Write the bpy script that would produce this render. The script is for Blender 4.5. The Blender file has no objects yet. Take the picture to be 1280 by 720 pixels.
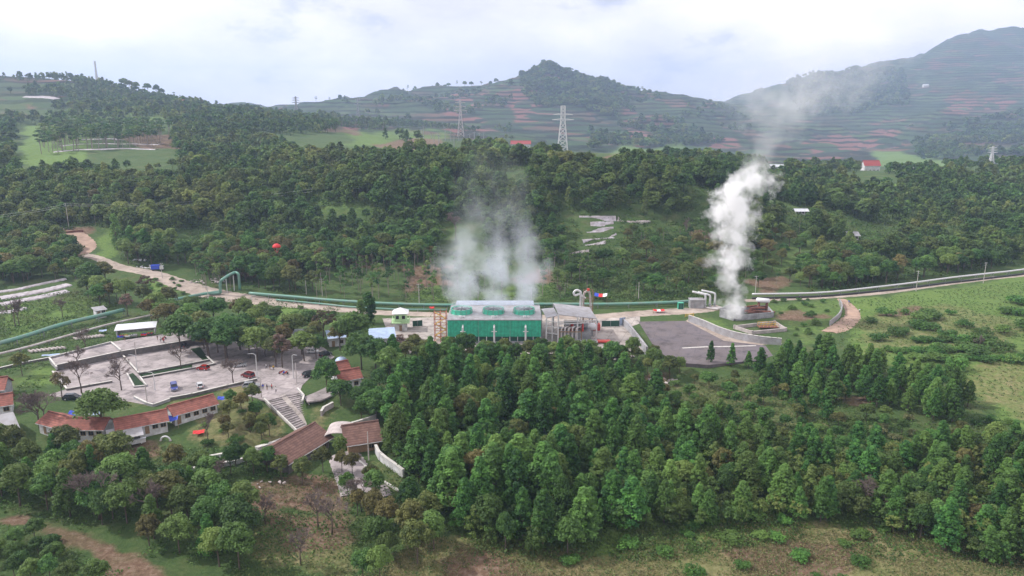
import bpy, bmesh, math, random
import numpy as np
from mathutils import Vector, Matrix
R = math.radians
scene = bpy.context.scene
COL = scene.collection
rnd = random.Random(7)

# ------------------------------------------------------------------ camera model
CAMZ = 75.0; PITCH = R(13.2); FPX = 914.0
cp, sp = math.cos(PITCH), math.sin(PITCH)
def slope(v):                       # dz/dy of the ray through photo row v
    b = (360 - v) / FPX
    return (-sp + b * cp) / (cp + b * sp)
def qof(u, v):                      # x/y of the ray through photo pixel
    b = (360 - v) / FPX
    return ((u - 640) / FPX) / (cp + b * sp)
def project(x, y, z):               # world -> photo pixel (arrays ok)
    dz = z - CAMZ
    depth = y * cp - dz * sp
    up = y * sp + dz * cp
    depth = np.maximum(depth, 1e-3)
    return 640 + FPX * x / depth, 360 - FPX * up / depth

# ------------------------------------------------------------------ noise
def _hash(ix, iy, seed):
    n = (ix.astype(np.int64) * 374761393 + iy.astype(np.int64) * 668265263 + seed * 1442695041) & 0x7fffffff
    n = ((n ^ (n >> 13)) * 1274126177) & 0x7fffffff
    n = (n ^ (n >> 16)) & 0xffff
    return n / 65535.0
def vnoise(x, y, seed=0):
    x = np.asarray(x, float); y = np.asarray(y, float)
    ix = np.floor(x); iy = np.floor(y); fx = x - ix; fy = y - iy
    fx = fx * fx * (3 - 2 * fx); fy = fy * fy * (3 - 2 * fy)
    a = _hash(ix, iy, seed); b = _hash(ix + 1, iy, seed); c = _hash(ix, iy + 1, seed); d = _hash(ix + 1, iy + 1, seed)
    return (a + (b - a) * fx) * (1 - fy) + (c + (d - c) * fx) * fy
def fbm(x, y, seed=0, octv=4):
    s = 0; a = .5; t = 0
    for i in range(octv):
        s = s + a * vnoise(np.asarray(x) * 2 ** i, np.asarray(y) * 2 ** i, seed + i); t += a; a *= .5
    return s / t - .5
def sstep(a, b, x):
    t = np.clip((np.asarray(x, float) - a) / (b - a), 0, 1); return t * t * (3 - 2 * t)

# ------------------------------------------------------------------ terrain profile
ZR = {   # near rows: y -> [(u, z)]
 -200: [(640, -14)], 20: [(640, -12)], 60: [(640, -9)],
 100: [(0, -6), (330, -6), (640, -8), (1280, -8)],
 125: [(0, -5), (330, -5.5), (480, -6), (640, -7), (1280, -7)],
 148: [(0, -3.2), (300, -3.6), (340, -4.6), (480, -5), (640, -6.3), (1280, -6)],
 158: [(0, -1.4), (300, -2.2), (340, -4.2), (480, -4.4), (640, -6), (1280, -5)],
 166: [(0, -.2), (300, -.9), (350, -4), (470, -4), (640, -5.6), (1280, -4.4)],
 178: [(0, 0), (300, 0), (345, -1.2), (440, -2.3), (520, -4.5), (640, -5.3), (1000, -4), (1280, -3)],
 190: [(0, 0), (400, 0), (470, -.4), (540, -4), (640, -5), (900, -4), (1000, -3), (1280, -2)],
 207: [(0, 0), (450, 0), (560, -2.2), (640, -4), (800, -4), (900, -2.4), (1280, -1.2)],
 224: [(0, 0), (560, 0), (640, -.6), (800, -.6), (860, 0), (1280, 0)],
 238: [(640, 0)], 260: [(0, 1.5), (120, .3), (200, 0), (1280, 0)], 285: [(0, 3), (150, 2), (300, .4), (400, 0), (1280, 0)],
 300: [(0, 4), (150, 3.4), (292, 1.3), (400, .6), (600, .6), (900, .6), (1000, 0), (1280, 0)],
 330: [(0, 6), (175, 6.2), (250, 5), (300, 4), (420, 3.5), (700, 4), (880, 3.2), (1000, .6), (1100, 0), (1280, 0)],
 355: [(0, 10), (200, 10), (300, 9), (400, 8), (600, 8), (900, 7), (1060, 3), (1200, 1), (1280, .3), (1430, 0)],
}
VR = {   # far rows: y -> [(u, v)]
 380: [(-150, 291), (0, 291), (118, 295), (200, 294), (300, 300), (400, 305), (500, 300), (700, 297), (800, 300), (900, 305), (1000, 312), (1100, 317), (1280, 322), (1430, 325)],
 450: [(-150, 235), (0, 238), (200, 238), (300, 240), (400, 235), (500, 222), (600, 216), (700, 214), (800, 217), (900, 230), (1000, 265), (1100, 285), (1200, 288), (1280, 285), (1430, 280)],
 550: [(-150, 205), (0, 207), (300, 207), (400, 205), (500, 197), (600, 196), (700, 197), (800, 202), (900, 217), (1000, 238), (1100, 247), (1280, 250), (1430, 250)],
 650: [(-150, 187), (0, 190), (100, 186), (200, 188), (300, 190), (400, 190), (500, 186), (600, 189), (700, 190), (800, 194), (900, 207), (1000, 217), (1100, 222), (1280, 222), (1430, 222)],
 800: [(-150, 172), (0, 172), (200, 168), (300, 168), (400, 177), (500, 180), (600, 190), (700, 193), (800, 197), (900, 209), (1000, 214), (1100, 214), (1180, 211), (1280, 206), (1430, 205)],
 1000: [(-150, 152), (0, 150), (200, 147), (300, 152), (400, 164), (500, 175), (600, 182), (700, 195), (800, 199), (900, 209), (1000, 212), (1100, 212), (1280, 203), (1430, 202)],
 1300: [(-150, 110), (0, 112), (100, 116), (200, 128), (300, 142), (400, 154), (500, 168), (600, 175), (700, 188), (800, 193), (900, 203), (1000, 209), (1100, 209), (1200, 210), (1280, 206), (1430, 205)],
 1500: [(-150, 98), (0, 97), (60, 98), (100, 102), (150, 108), (200, 120), (235, 132), (280, 139), (400, 148), (500, 163), (600, 170), (700, 180), (800, 187), (900, 199), (1000, 205), (1150, 205), (1280, 200), (1430, 195)],
 1800: [(-150, 118), (0, 115), (200, 132), (300, 142), (400, 145), (500, 154), (600, 160), (700, 168), (800, 176), (900, 192), (1000, 198), (1100, 197), (1200, 190), (1280, 185), (1430, 180)],
 2300: [(-150, 128), (0, 125), (200, 138), (340, 141), (400, 138), (440, 135), (500, 132), (600, 130), (640, 128), (680, 126), (740, 133), (800, 145), (860, 150), (920, 165), (1000, 180), (1100, 176), (1200, 165), (1280, 160), (1430, 155)],
 2800: [(-150, 135), (0, 135), (200, 139), (340, 137), (400, 132), (440, 123), (480, 114), (540, 112), (590, 112), (620, 108), (645, 101), (662, 96), (674, 88), (682, 81), (690, 87), (704, 94), (720, 100), (760, 111), (800, 120), (830, 121), (855, 123), (872, 127), (900, 134), (940, 141), (1000, 156), (1100, 152), (1200, 135), (1280, 132), (1430, 130)],
 3400: [(-150, 145), (0, 145), (400, 145), (650, 122), (700, 116), (800, 135), (900, 142), (940, 142), (1000, 136), (1060, 128), (1120, 118), (1200, 103), (1280, 100), (1430, 100)],
 4300: [(-150, 148), (0, 148), (700, 148), (860, 146), (900, 134), (940, 120), (965, 110), (1000, 101), (1030, 93), (1060, 88), (1100, 80), (1140, 72), (1170, 63), (1200, 50), (1220, 43), (1240, 42), (1280, 43), (1430, 60)],
 5600: [(-150, 150), (900, 150), (1280, 110), (1430, 110)],
 9000: [(640, 152)],
}
_Q = np.linspace(-1.3, 1.3, 801)
_rows = []
for y, pts in sorted(list(ZR.items()) + list(VR.items())):
    if y in ZR:
        z = [p[1] for p in pts]
        yy = max(y, 60)
        q = [(p[0] - 640) / FPX / .95 for p in pts]
    else:
        q = [qof(*p) for p in pts]; z = [CAMZ + y * slope(p[1]) for p in pts]
    zi = np.interp(_Q, q, z)
    k = np.array([1, 2, 3, 2, 1.]); k /= k.sum()
    zi = np.convolve(np.pad(zi, 2, 'edge'), k, 'valid')
    _rows.append((y, zi))
_Yk = np.array([r[0] for r in _rows], float); _Z = np.array([r[1] for r in _rows])
def _pchip(xk, yk, x):
    h = np.diff(xk)[:, None]; d = np.diff(yk, axis=0) / h
    m = np.zeros_like(yk); m[0] = d[0]; m[-1] = d[-1]
    w1 = 2 * h[1:] + h[:-1]; w2 = h[1:] + 2 * h[:-1]
    with np.errstate(divide='ignore', invalid='ignore'):
        mm = (w1 + w2) / (w1 / d[:-1] + w2 / d[1:])
    m[1:-1] = np.where(d[:-1] * d[1:] > 0, mm, 0)
    i = np.clip(np.searchsorted(xk, x) - 1, 0, len(xk) - 2)
    t = ((x - xk[i]) / (xk[i + 1] - xk[i]))[:, None]; H = (xk[i + 1] - xk[i])[:, None]
    return ((1 + 2 * t) * (1 - t) ** 2 * yk[i] + t * (1 - t) ** 2 * H * m[i] + t * t * (3 - 2 * t) * yk[i + 1] + t * t * (t - 1) * H * m[i + 1])
_Yf = np.concatenate([np.linspace(-200, 99, 40), np.exp(np.linspace(math.log(100), math.log(9000), 1400))])
_ZF = _pchip(_Yk, _Z, _Yf)
def height(x, y):
    x = np.asarray(x, float); y = np.asarray(y, float); x, y = np.broadcast_arrays(x, y)
    q = np.clip(x / np.maximum(y, 60), -1.29, 1.29)
    fi = (q + 1.3) / 2.6 * 800; i = np.clip(fi.astype(int), 0, 799); fi = fi - i
    fj = np.interp(y, _Yf, np.arange(len(_Yf))); j = np.clip(fj.astype(int), 0, len(_Yf) - 2); fj = fj - j
    z = (_ZF[j, i] * (1 - fi) + _ZF[j, i + 1] * fi) * (1 - fj) + (_ZF[j + 1, i] * (1 - fi) + _ZF[j + 1, i + 1] * fi) * fj
    far = sstep(305, 430, y)
    z = z + far * (fbm(x / 45, y / 45, 3) * 5)
    z = z + sstep(650, 1100, y) * fbm(x / 170, y / 170, 11) * 20
    z = z + sstep(1700, 2600, y) * (1 - 0.65 * sstep(2500, 2800, y) * sstep(3100, 2850, y)) * (np.abs(fbm(x / 420, y / 420, 23, 5)) * -170 + 22)
    z = z + sstep(160, 135, y) * fbm(x / 14, y / 14, 5) * 2.2
    # terraces on the hill behind the plant and in the grass field
    tm = sstep(306, 322, y) * sstep(425, 400, y) * sstep(10, 28, x) * sstep(115, 85, x)
    st = 2.4; f = z / st + .15 * fbm(x / 20, y / 20, 9); fl = np.floor(f); fr = f - fl
    z = z + tm * ((fl + sstep(.62, .95, fr)) * st - f * st)
    tm = sstep(78, 95, x) * sstep(185, 200, y) * sstep(296, 280, y) * sstep(.0, .35, x / np.maximum(y, 60) - .25)
    z = z + tm * (np.round(fbm(x / 60, y / 26, 41) * 6 + y * .02) - y * .02) * .55
    fm = sstep(1900, 2400, y)
    z = z + fm * ((.5 - np.abs(fbm(x / 260 + .3 * fbm(x / 90, y / 90, 31), y / 330, 37, 4)) * 4) * 34 * (1 - .75 * sstep(2650, 2790, y) * sstep(2950, 2810, y)) + fbm(x / 60, y / 60, 39, 3) * 12)
    tm2 = fm * sstep(3100, 2850, y); st = 9.0; f = z / st; fl = np.floor(f); fr = f - fl; z = z + tm2 * .75 * ((fl + sstep(.5, .9, fr)) * st - f * st)
    # bed cut into the bank for the stairway
    a = (y - 169.0) / 21.5; cx = -47.5 - (1 - a) * -1.0
    msk = sstep(168, 170, y) * sstep(192, 190.5, y) * sstep(-70, -66, x) * sstep(-36, -39, x)
    z = z - msk * np.maximum(z - (-4.55 + 4.2 * np.clip(a, 0, 1)), 0)
    return z
def hz(x, y): return float(height(np.array([x]), np.array([y]))[0])
_MY = np.exp(np.linspace(math.log(85), math.log(6500), 2600))
def at(u, v, z=None, dz=0.0):
    """world point on the plane z, or on the terrain, that the photo pixel shows"""
    s = slope(v); q = qof(u, v)
    if z is not None:
        y = (z - CAMZ) / s; return Vector((q * y, y, z))
    zr = CAMZ + _MY * s; zt = height(q * _MY, _MY)
    k = np.nonzero(zr < zt)[0]
    y = _MY[k[0]] if len(k) else _MY[-1]
    if len(k) and k[0] > 0:
        a, b = _MY[k[0] - 1], _MY[k[0]]
        for _ in range(18):
            m = (a + b) / 2
            if CAMZ + m * s < hz(q * m, m): b = m
            else: a = m
        y = b
    return Vector((q * y, y, hz(q * y, y) + dz))
def atx(u, y, dz=0.0):               # point on the terrain at depth y in photo column u
    z = 0.0
    for _ in range(4):
        dd = y * cp - (z - CAMZ) * sp
        x = (u - 640) / FPX * dd; z = hz(x, y)
    return Vector((x, y, z + dz))
def inpoly(u, v, poly):
    u = np.asarray(u); v = np.asarray(v); c = np.zeros(u.shape, bool); n = len(poly)
    for i in range(n):
        x1, y1 = poly[i]; x2, y2 = poly[(i + 1) % n]
        if y1 == y2: continue
        cond = ((y1 > v) != (y2 > v)) & (u < (x2 - x1) * (v - y1) / (y2 - y1) + x1)
        c ^= cond
    return c

# ------------------------------------------------------------------ materials
MATS = {}
def newmat(name):
    m = bpy.data.materials.new(name); m.use_nodes = True; MATS[name] = m
    nt = m.node_tree; return m, nt, nt.nodes, nt.links, nt.nodes['Principled BSDF']
def simple(name, col, rough=.7, metal=0.0, var=.25, scale=1.5, bump=.0, dirt=None):
    """base colour with two octaves of procedural mottling, optional weather streaks"""
    m, nt, N, L, bs = newmat(name)
    tc = N.new('ShaderNodeTexCoord')
    n1 = N.new('ShaderNodeTexNoise'); n1.inputs['Scale'].default_value = scale; n1.inputs['Detail'].default_value = 6; n1.inputs['Roughness'].default_value = .65
    L.new(tc.outputs['Object'], n1.inputs['Vector'])
    cr = N.new('ShaderNodeValToRGB')
    lo = [c * (1 - var) for c in col]; hi = [min(1, c * (1 + var * .6)) for c in col]
    if dirt: lo = [a * .5 + b * .5 for a, b in zip(lo, dirt)]
    cr.color_ramp.elements[0].position = .32; cr.color_ramp.elements[1].position = .66
    cr.color_ramp.elements[0].color = (*lo, 1); cr.color_ramp.elements[1].color = (*hi, 1)
    L.new(n1.outputs['Fac'], cr.inputs['Fac']); L.new(cr.outputs['Color'], bs.inputs['Base Color'])
    bs.inputs['Roughness'].default_value = rough; bs.inputs['Metallic'].default_value = metal
    if bump:
        b = N.new('ShaderNodeBump'); b.inputs['Strength'].default_value = bump; b.inputs['Distance'].default_value = .1
        L.new(n1.outputs['Fac'], b.inputs['Height']); L.new(b.outputs['Normal'], bs.inputs['Normal'])
    return m
def striped(name, col, col2, axis, period, rough=.6, duty=.12, var=.2):
    """flat colour with thin darker joints at a regular period along one axis (sheet joints, tile courses, battens)"""
    m = simple(name, col, rough, 0, var, .8)
    nt = m.node_tree; N = nt.nodes; L = nt.links; bs = N['Principled BSDF']
    tc = N.new('ShaderNodeTexCoord'); sx = N.new('ShaderNodeSeparateXYZ'); L.new(tc.outputs['Object'], sx.inputs[0])
    md = N.new('ShaderNodeMath'); md.operation = 'PINGPONG'; md.inputs[1].default_value = period / 2
    L.new(sx.outputs['XYZ'.index(axis)], md.inputs[0])
    lt = N.new('ShaderNodeMath'); lt.operation = 'LESS_THAN'; lt.inputs[1].default_value = period * duty / 2; L.new(md.outputs[0], lt.inputs[0])
    mx = N.new('ShaderNodeMix'); mx.data_type = 'RGBA'
    src = bs.inputs['Base Color'].links[0].from_socket
    L.new(lt.outputs[0], mx.inputs['Factor']); L.new(src, mx.inputs['A']); mx.inputs['B'].default_value = (*col2, 1)
    L.new(mx.outputs['Result'], bs.inputs['Base Color'])
    return m
simple('asphalt_lot', (.37, .325, .325), .9, 0, .3, .16, dirt=(.2, .18, .17))
simple('asphalt_dark', (.115, .10, .112), .9, 0, .45, .13, dirt=(.21, .17, .16))
simple('concrete_yard', (.42, .38, .35), .9, 0, .2, .15, dirt=(.25, .2, .17))
simple('road', (.40, .335, .285), .95, 0, .25, .12, dirt=(.25, .19, .15))
simple('dirt_road', (.36, .25, .19), .95, 0, .3, .2)
simple('kerb', (.55, .53, .5), .85, 0, .25, .8)
simple('wall_white', (.62, .62, .64), .8, 0, .22, .6, dirt=(.25, .23, .2))
simple('wall_grey', (.33, .33, .35), .85, 0, .25, .6, dirt=(.12, .11, .1))
simple('stone_dark', (.13, .12, .115), .95, 0, .35, .9, .4)
simple('stone_pale', (.42, .37, .36), .9, 0, .35, .5, .4)
simple('sheet_grey', (.36, .36, .385), .5, .2, .2, .5, dirt=(.25, .22, .2))
simple('sheet_white', (.6, .62, .66), .5, .1, .2, .5)
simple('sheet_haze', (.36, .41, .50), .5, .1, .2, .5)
simple('sheet_blue', (.35, .45, .62), .5, .1, .25, .5)
striped('roof_tile', (.25, .088, .065), (.13, .045, .035), 'Y', .55, .85, .2, .45)
striped('roof_brown', (.16, .088, .07), (.10, .045, .035), 'Y', .6, .9, .2, .45)
striped('green_panel', (.025, .36, .22), (.02, .22, .15), 'X', 1.15, .5, .1, .38)
simple('green_dark', (.01, .07, .045), .5, 0, .2)
simple('green_paint', (.06, .42, .28), .4, 0, .15)
simple('pipe_green', (.09, .25, .19), .45, .1, .3, .4, dirt=(.3, .33, .3))
simple('pipe_pale', (.52, .5, .5), .45, .1, .25, .4, dirt=(.3, .2, .15))
simple('mulch2', (.3,.28,.3), .7)
simple('steel_white', (.62, .62, .63), .4, .3, .15)
simple('steel_grey', (.3, .31, .32), .5, .4, .2)
simple('black', (.02, .02, .022), .6, 0, .2)
simple('red_paint', (.5, .05, .035), .5, 0, .25)
simple('red_cloth', (.62, .03, .03), .7, 0, .15)
simple('blue_cloth', (.03, .07, .5), .55, 0, .2)
simple('white_cloth', (.7, .7, .72), .7, 0, .15)
simple('yellow_paint', (.6, .38, .05), .5, 0, .2)
simple('scaffold_red', (.45, .17, .13), .6, 0, .2)
simple('rust', (.17, .065, .045), .9, 0, .45, .7, .3)
simple('guard_green', (.42, .6, .33), .7, 0, .15)
simple('bark', (.1, .075, .06), .95, 0, .35, 3, .5)
simple('bark_pale', (.26, .22, .19), .95, 0, .3, 3, .5)
simple('twig', (.15, .115, .105), .95, 0, .3, 1)
simple('glass_dark', (.02, .025, .03), .15, 0, .1)
simple('skin', (.3, .17, .11), .6, 0, .1)
simple('cloth_dark', (.04, .04, .06), .9, 0, .2)
simple('timber', (.26, .17, .1), .85, 0, .3, 2)
simple('mulch', (.44, .41, .45), .55, 0, .35, .35, dirt=(.2, .15, .13))
for nm, c in (('car_blue', (.03, .05, .26)), ('car_white', (.72, .73, .75)), ('car_red', (.4, .02, .015)), ('car_maroon', (.17, .012, .014)), ('car_silver', (.42, .43, .45)), ('car_black', (.02, .022, .03))):
    m = simple(nm, c, .25, .2, .06); m.node_tree.nodes['Principled BSDF'].inputs['Coat Weight'].default_value = .6

def paved(name, joint, s1, s2):
    m = MATS[name]; nt = m.node_tree; N = nt.nodes; L = nt.links; bs = N['Principled BSDF']; src = bs.inputs['Base Color'].links[0].from_socket
    tc = N.new('ShaderNodeTexCoord'); mp = N.new('ShaderNodeMapping'); mp.inputs['Rotation'].default_value = (0, 0, .32); L.new(tc.outputs['Object'], mp.inputs['Vector'])
    br = N.new('ShaderNodeTexBrick'); br.inputs['Scale'].default_value = 1; br.inputs['Brick Width'].default_value = 5; br.inputs['Row Height'].default_value = 5; br.inputs['Mortar Size'].default_value = .09; br.offset = 0
    br.inputs['Color1'].default_value = (1, 1, 1, 1); br.inputs['Color2'].default_value = (.86, .86, .87, 1); br.inputs['Mortar'].default_value = (joint, joint, joint, 1); L.new(mp.outputs['Vector'], br.inputs['Vector'])
    n1 = N.new('ShaderNodeTexNoise'); n1.inputs['Scale'].default_value = s1; n1.inputs['Detail'].default_value = 5; n1.inputs['Roughness'].default_value = .75; L.new(tc.outputs['Object'], n1.inputs['Vector'])
    cr = N.new('ShaderNodeValToRGB'); cr.color_ramp.elements[0].position = .36; cr.color_ramp.elements[0].color = (s2, s2, s2, 1); cr.color_ramp.elements[1].position = .5; cr.color_ramp.elements[1].color = (1, 1, 1, 1); L.new(n1.outputs['Fac'], cr.inputs['Fac'])
    a = N.new('ShaderNodeMix'); a.data_type = 'RGBA'; a.blend_type = 'MULTIPLY'; a.inputs['Factor'].default_value = 1; L.new(src, a.inputs['A']); L.new(br.outputs['Color'], a.inputs['B'])
    b = N.new('ShaderNodeMix'); b.data_type = 'RGBA'; b.blend_type = 'MULTIPLY'; b.inputs['Factor'].default_value = 1; L.new(a.outputs['Result'], b.inputs['A']); L.new(cr.outputs['Color'], b.inputs['B']); L.new(b.outputs['Result'], bs.inputs['Base Color'])
paved('asphalt_lot', .62, .35, .6); paved('concrete_yard', .6, .3, .6); paved('asphalt_dark', .8, .2, .55); paved('road', 1.0, .25, .65)
def foliage(name, ca, cb, cc, attr=False):
    m, nt, N, L, bs = newmat(name)
    at_ = N.new('ShaderNodeAttribute'); at_.attribute_name = 'tint'
    r = N.new('ShaderNodeObjectInfo') if not attr else N.new('ShaderNodeAttribute')
    if attr: r.attribute_name = 'var'
    ro = r.outputs['Random'] if not attr else r.outputs['Fac']
    mx = N.new('ShaderNodeMix'); mx.data_type = 'RGBA'; mx.inputs['A'].default_value = (*ca, 1); mx.inputs['B'].default_value = (*cb, 1)
    L.new(at_.outputs['Fac'], mx.inputs['Factor'])
    m2 = N.new('ShaderNodeMix'); m2.data_type = 'RGBA'; m2.inputs['B'].default_value = (*cc, 1)
    pw = N.new('ShaderNodeMath'); pw.operation = 'MULTIPLY'; L.new(ro, pw.inputs[0]); L.new(ro, pw.inputs[1])
    p3 = N.new('ShaderNodeMath'); p3.operation = 'MULTIPLY'; L.new(pw.outputs[0], p3.inputs[0]); p3.inputs[1].default_value = .75
    L.new(p3.outputs[0], m2.inputs['Factor']); L.new(mx.outputs['Result'], m2.inputs['A'])
    hs = N.new('ShaderNodeHueSaturation'); mr = N.new('ShaderNodeMapRange'); L.new(ro, mr.inputs[0]); mr.inputs[3].default_value = .62; mr.inputs[4].default_value = 1.35
    fr = N.new('ShaderNodeMath'); fr.operation = 'FRACT'; f7 = N.new('ShaderNodeMath'); f7.operation = 'MULTIPLY'; f7.inputs[1].default_value = 7.31
    L.new(ro, f7.inputs[0]); L.new(f7.outputs[0], fr.inputs[0]); L.new(fr.outputs[0], mr.inputs[0])
    L.new(mr.outputs[0], hs.inputs['Value']); L.new(m2.outputs['Result'], hs.inputs['Color'])
    L.new(hs.outputs['Color'], bs.inputs['Base Color']); bs.inputs['Roughness'].default_value = .6
    bs.inputs['Specular IOR Level'].default_value = .25
    tr = N.new('ShaderNodeBsdfTranslucent'); L.new(hs.outputs['Color'], tr.inputs['Color'])
    ms = N.new('ShaderNodeMixShader'); ms.inputs[0].default_value = .3
    L.new(bs.outputs[0], ms.inputs[1]); L.new(tr.outputs[0], ms.inputs[2])
    L.new(ms.outputs[0], N['Material Output'].inputs['Surface'])
    return m
foliage('leaf_conifer', (.014, .070, .023), (.10, .25, .045), (.16, .24, .055))
foliage('leaf_broad', (.016, .068, .023), (.11, .235, .046), (.18, .23, .06))
foliage('leaf_lush', (.03, .10, .024), (.09, .21, .036), (.16, .24, .06))
foliage('leaf_olive', (.05, .085, .026), (.16, .19, .05), (.19, .14, .055))
foliage('leaf_brown', (.11, .07, .055), (.19, .12, .095), (.11, .11, .04))
foliage('leaf_straw', (.22, .20, .09), (.38, .34, .17), (.18, .22, .07))
foliage('leaf_forest', (.012, .055, .020), (.10, .205, .042), (.26, .27, .075), attr=True)
foliage('leaf_cover', (.03, .085, .02), (.085, .18, .035), (.20, .19, .08), attr=True)
foliage('leaf_cover2', (.10, .14, .05), (.24, .25, .11), (.3, .28, .13))
simple('red_roof', (.30, .05, .045), .7, 0, .3)
# ------------------------------------------------------------------ mesh helpers
def tag(o, label=None, cat=None, group=None, kind=None):
    if label: o['label'] = label
    if cat: o['category'] = cat
    if group: o['group'] = group
    if kind: o['kind'] = kind
    return o
def thing(name, label, cat, loc=(0, 0, 0), rotz=0, group=None):
    o = bpy.data.objects.new(name, None); COL.objects.link(o)
    o.location = loc; o.rotation_euler = (0, 0, rotz); o.empty_display_size = .5
    return tag(o, label, cat, group)
class MB:
    def __init__(s): s.v = []; s.f = []; s.mi = []; s.cur = 0
    def add(s, vs, fs):
        b = len(s.v); s.v += [tuple(v) for v in vs]; s.f += [tuple(i + b for i in f) for f in fs]; s.mi += [s.cur] * len(fs); return s
    def box(s, c, d, rz=0, taper=1.0, tilt=None):
        hx, hy, hz_ = d[0] / 2, d[1] / 2, d[2] / 2
        vs = []
        for z in (-1, 1):
            t = taper if z > 0 else 1
            for x, y in ((-1, -1), (1, -1), (1, 1), (-1, 1)):
                vs.append(Vector((x * hx * t, y * hy * t, z * hz_)))
        M = Matrix.Rotation(rz, 3, 'Z')
        if tilt: M = M @ Matrix.Rotation(tilt[0], 3, 'X') @ Matrix.Rotation(tilt[1], 3, 'Y')
        vs = [M @ v + Vector(c) for v in vs]
        return s.add(vs, [(3, 2, 1, 0), (4, 5, 6, 7), (0, 1, 5, 4), (1, 2, 6, 5), (2, 3, 7, 6), (3, 0, 4, 7)])
    def bar(s, a, b, w, h=None):
        a = Vector(a); b = Vector(b); d = (b - a); 
        if d.length < 1e-6: return s
        h = h or w; d.normalize(); up = Vector((0, 0, 1)) if abs(d.z) < .95 else Vector((1, 0, 0))
        r = d.cross(up).normalized(); u = r.cross(d)
        vs = [p + r * (x * w / 2) + u * (y * h / 2) for p in (a, b) for x, y in ((-1, -1), (1, -1), (1, 1), (-1, 1))]
        return s.add(vs, [(3, 2, 1, 0), (4, 5, 6, 7), (0, 1, 5, 4), (1, 2, 6, 5), (2, 3, 7, 6), (3, 0, 4, 7)])
    def tube(s, pts, r, n=8, caps=True):
        pts = [Vector(p) for p in pts]; rs = r if isinstance(r, (list, tuple)) else [r] * len(pts)
        vs = []; prev = None
        for i, p in enumerate(pts):
            a = pts[max(i - 1, 0)]; b = pts[min(i + 1, len(pts) - 1)]; d = (b - a).normalized()
            if prev is None:
                up = Vector((0, 0, 1)) if abs(d.z) < .9 else Vector((1, 0, 0)); x = d.cross(up).normalized()
            else: x = (prev - d * prev.dot(d)).normalized()
            prev = x; y = d.cross(x)
            for k in range(n):
                t = 2 * math.pi * k / n; vs.append(p + (x * math.cos(t) + y * math.sin(t)) * rs[i])
        fs = [(i * n + k, i * n + (k + 1) % n, (i + 1) * n + (k + 1) % n, (i + 1) * n + k) for i in range(len(pts) - 1) for k in range(n)]
        if caps: fs += [tuple(range(n))[::-1], tuple((len(pts) - 1) * n + k for k in range(n))]
        return s.add(vs, fs)
    def prism(s, poly, z0, z1):
        n = len(poly); vs = [(p[0], p[1], z0) for p in poly] + [(p[0], p[1], z1) for p in poly]
        a = sum(poly[i][0] * poly[(i + 1) % n][1] - poly[(i + 1) % n][0] * poly[i][1] for i in range(n))
        fs = [tuple(range(n))[::-1], tuple(range(n, 2 * n))] + [(i, (i + 1) % n, n + (i + 1) % n, n + i) for i in range(n)]
        if a < 0: fs = [f[::-1] for f in fs]
        return s.add(vs, fs)
    def quad(s, a, b, c, d, th=0):
        if not th: return s.add([a, b, c, d], [(0, 1, 2, 3)])
        a, b, c, d = map(Vector, (a, b, c, d)); n = (b - a).cross(d - a).normalized() * th
        return s.add([a - n, b - n, c - n, d - n, a, b, c, d], [(3, 2, 1, 0), (4, 5, 6, 7), (0, 1, 5, 4), (1, 2, 6, 5), (2, 3, 7, 6), (3, 0, 4, 7)])
    def lathe(s, prof, n=16, c=(0, 0, 0)):
        vs = [(c[0] + r * math.cos(2 * math.pi * k / n), c[1] + r * math.sin(2 * math.pi * k / n), c[2] + z) for r, z in prof for k in range(n)]
        fs = [(i * n + k, i * n + (k + 1) % n, (i + 1) * n + (k + 1) % n, (i + 1) * n + k) for i in range(len(prof) - 1) for k in range(n)]
        return s.add(vs, fs)
    def mesh(s, name, mats, smooth=False, bevel=0):
        me = bpy.data.meshes.new(name); me.from_pydata(s.v, [], s.f)
        for m in (mats if isinstance(mats, (list, tuple)) else [mats]): me.materials.append(MATS[m] if isinstance(m, str) else m)
        if max(s.mi, default=0): me.polygons.foreach_set('material_index', s.mi)
        if smooth: me.polygons.foreach_set('use_smooth', [True] * len(s.f))
        if bevel:
            bm = bmesh.new(); bm.from_mesh(me); bmesh.ops.remove_doubles(bm, verts=bm.verts, dist=1e-4)
            bmesh.ops.bevel(bm, geom=list(bm.edges), offset=bevel, segments=2, affect='EDGES', clamp_overlap=True, profile=.6); bm.to_mesh(me); bm.free()
        me.update(); return me
    def build(s, name, mats, parent=None, smooth=False, bevel=0, kind=None, **kw):
        o = bpy.data.objects.new(name, s.mesh(name, mats, smooth, bevel)); COL.objects.link(o)
        if parent is not None: o.parent = parent
        if kind: o['kind'] = kind
        return o
def copy_tree(o, parent=None):
    c = o.copy(); COL.objects.link(c)
    if parent is not None: c.parent = parent
    for ch in KIDS.get(o.name, []): copy_tree(ch, c)
    return c
KIDS = {}
def register(o, kids): KIDS[o.name] = kids
def npmesh(name, V, nper, mat, attrs=None):
    """V: (n*nper,3) vertices of n separate leaf faces"""
    me = bpy.data.meshes.new(name); nv = len(V); nf = nv // nper
    me.vertices.add(nv); me.vertices.foreach_set('co', np.ascontiguousarray(V, dtype=np.float32).ravel())
    me.loops.add(nv); me.loops.foreach_set('vertex_index', np.arange(nv, dtype=np.int32))
    me.polygons.add(nf); me.polygons.foreach_set('loop_start', np.arange(0, nv, nper, dtype=np.int32)); me.polygons.foreach_set('loop_total', np.full(nf, nper, dtype=np.int32))
    me.update(calc_edges=True)
    for k, a in (attrs or {}).items():
        at_ = me.attributes.new(k, 'FLOAT', 'FACE'); at_.data.foreach_set('value', np.ascontiguousarray(a, dtype=np.float32))
    me.materials.append(MATS[mat]); return me
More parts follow.
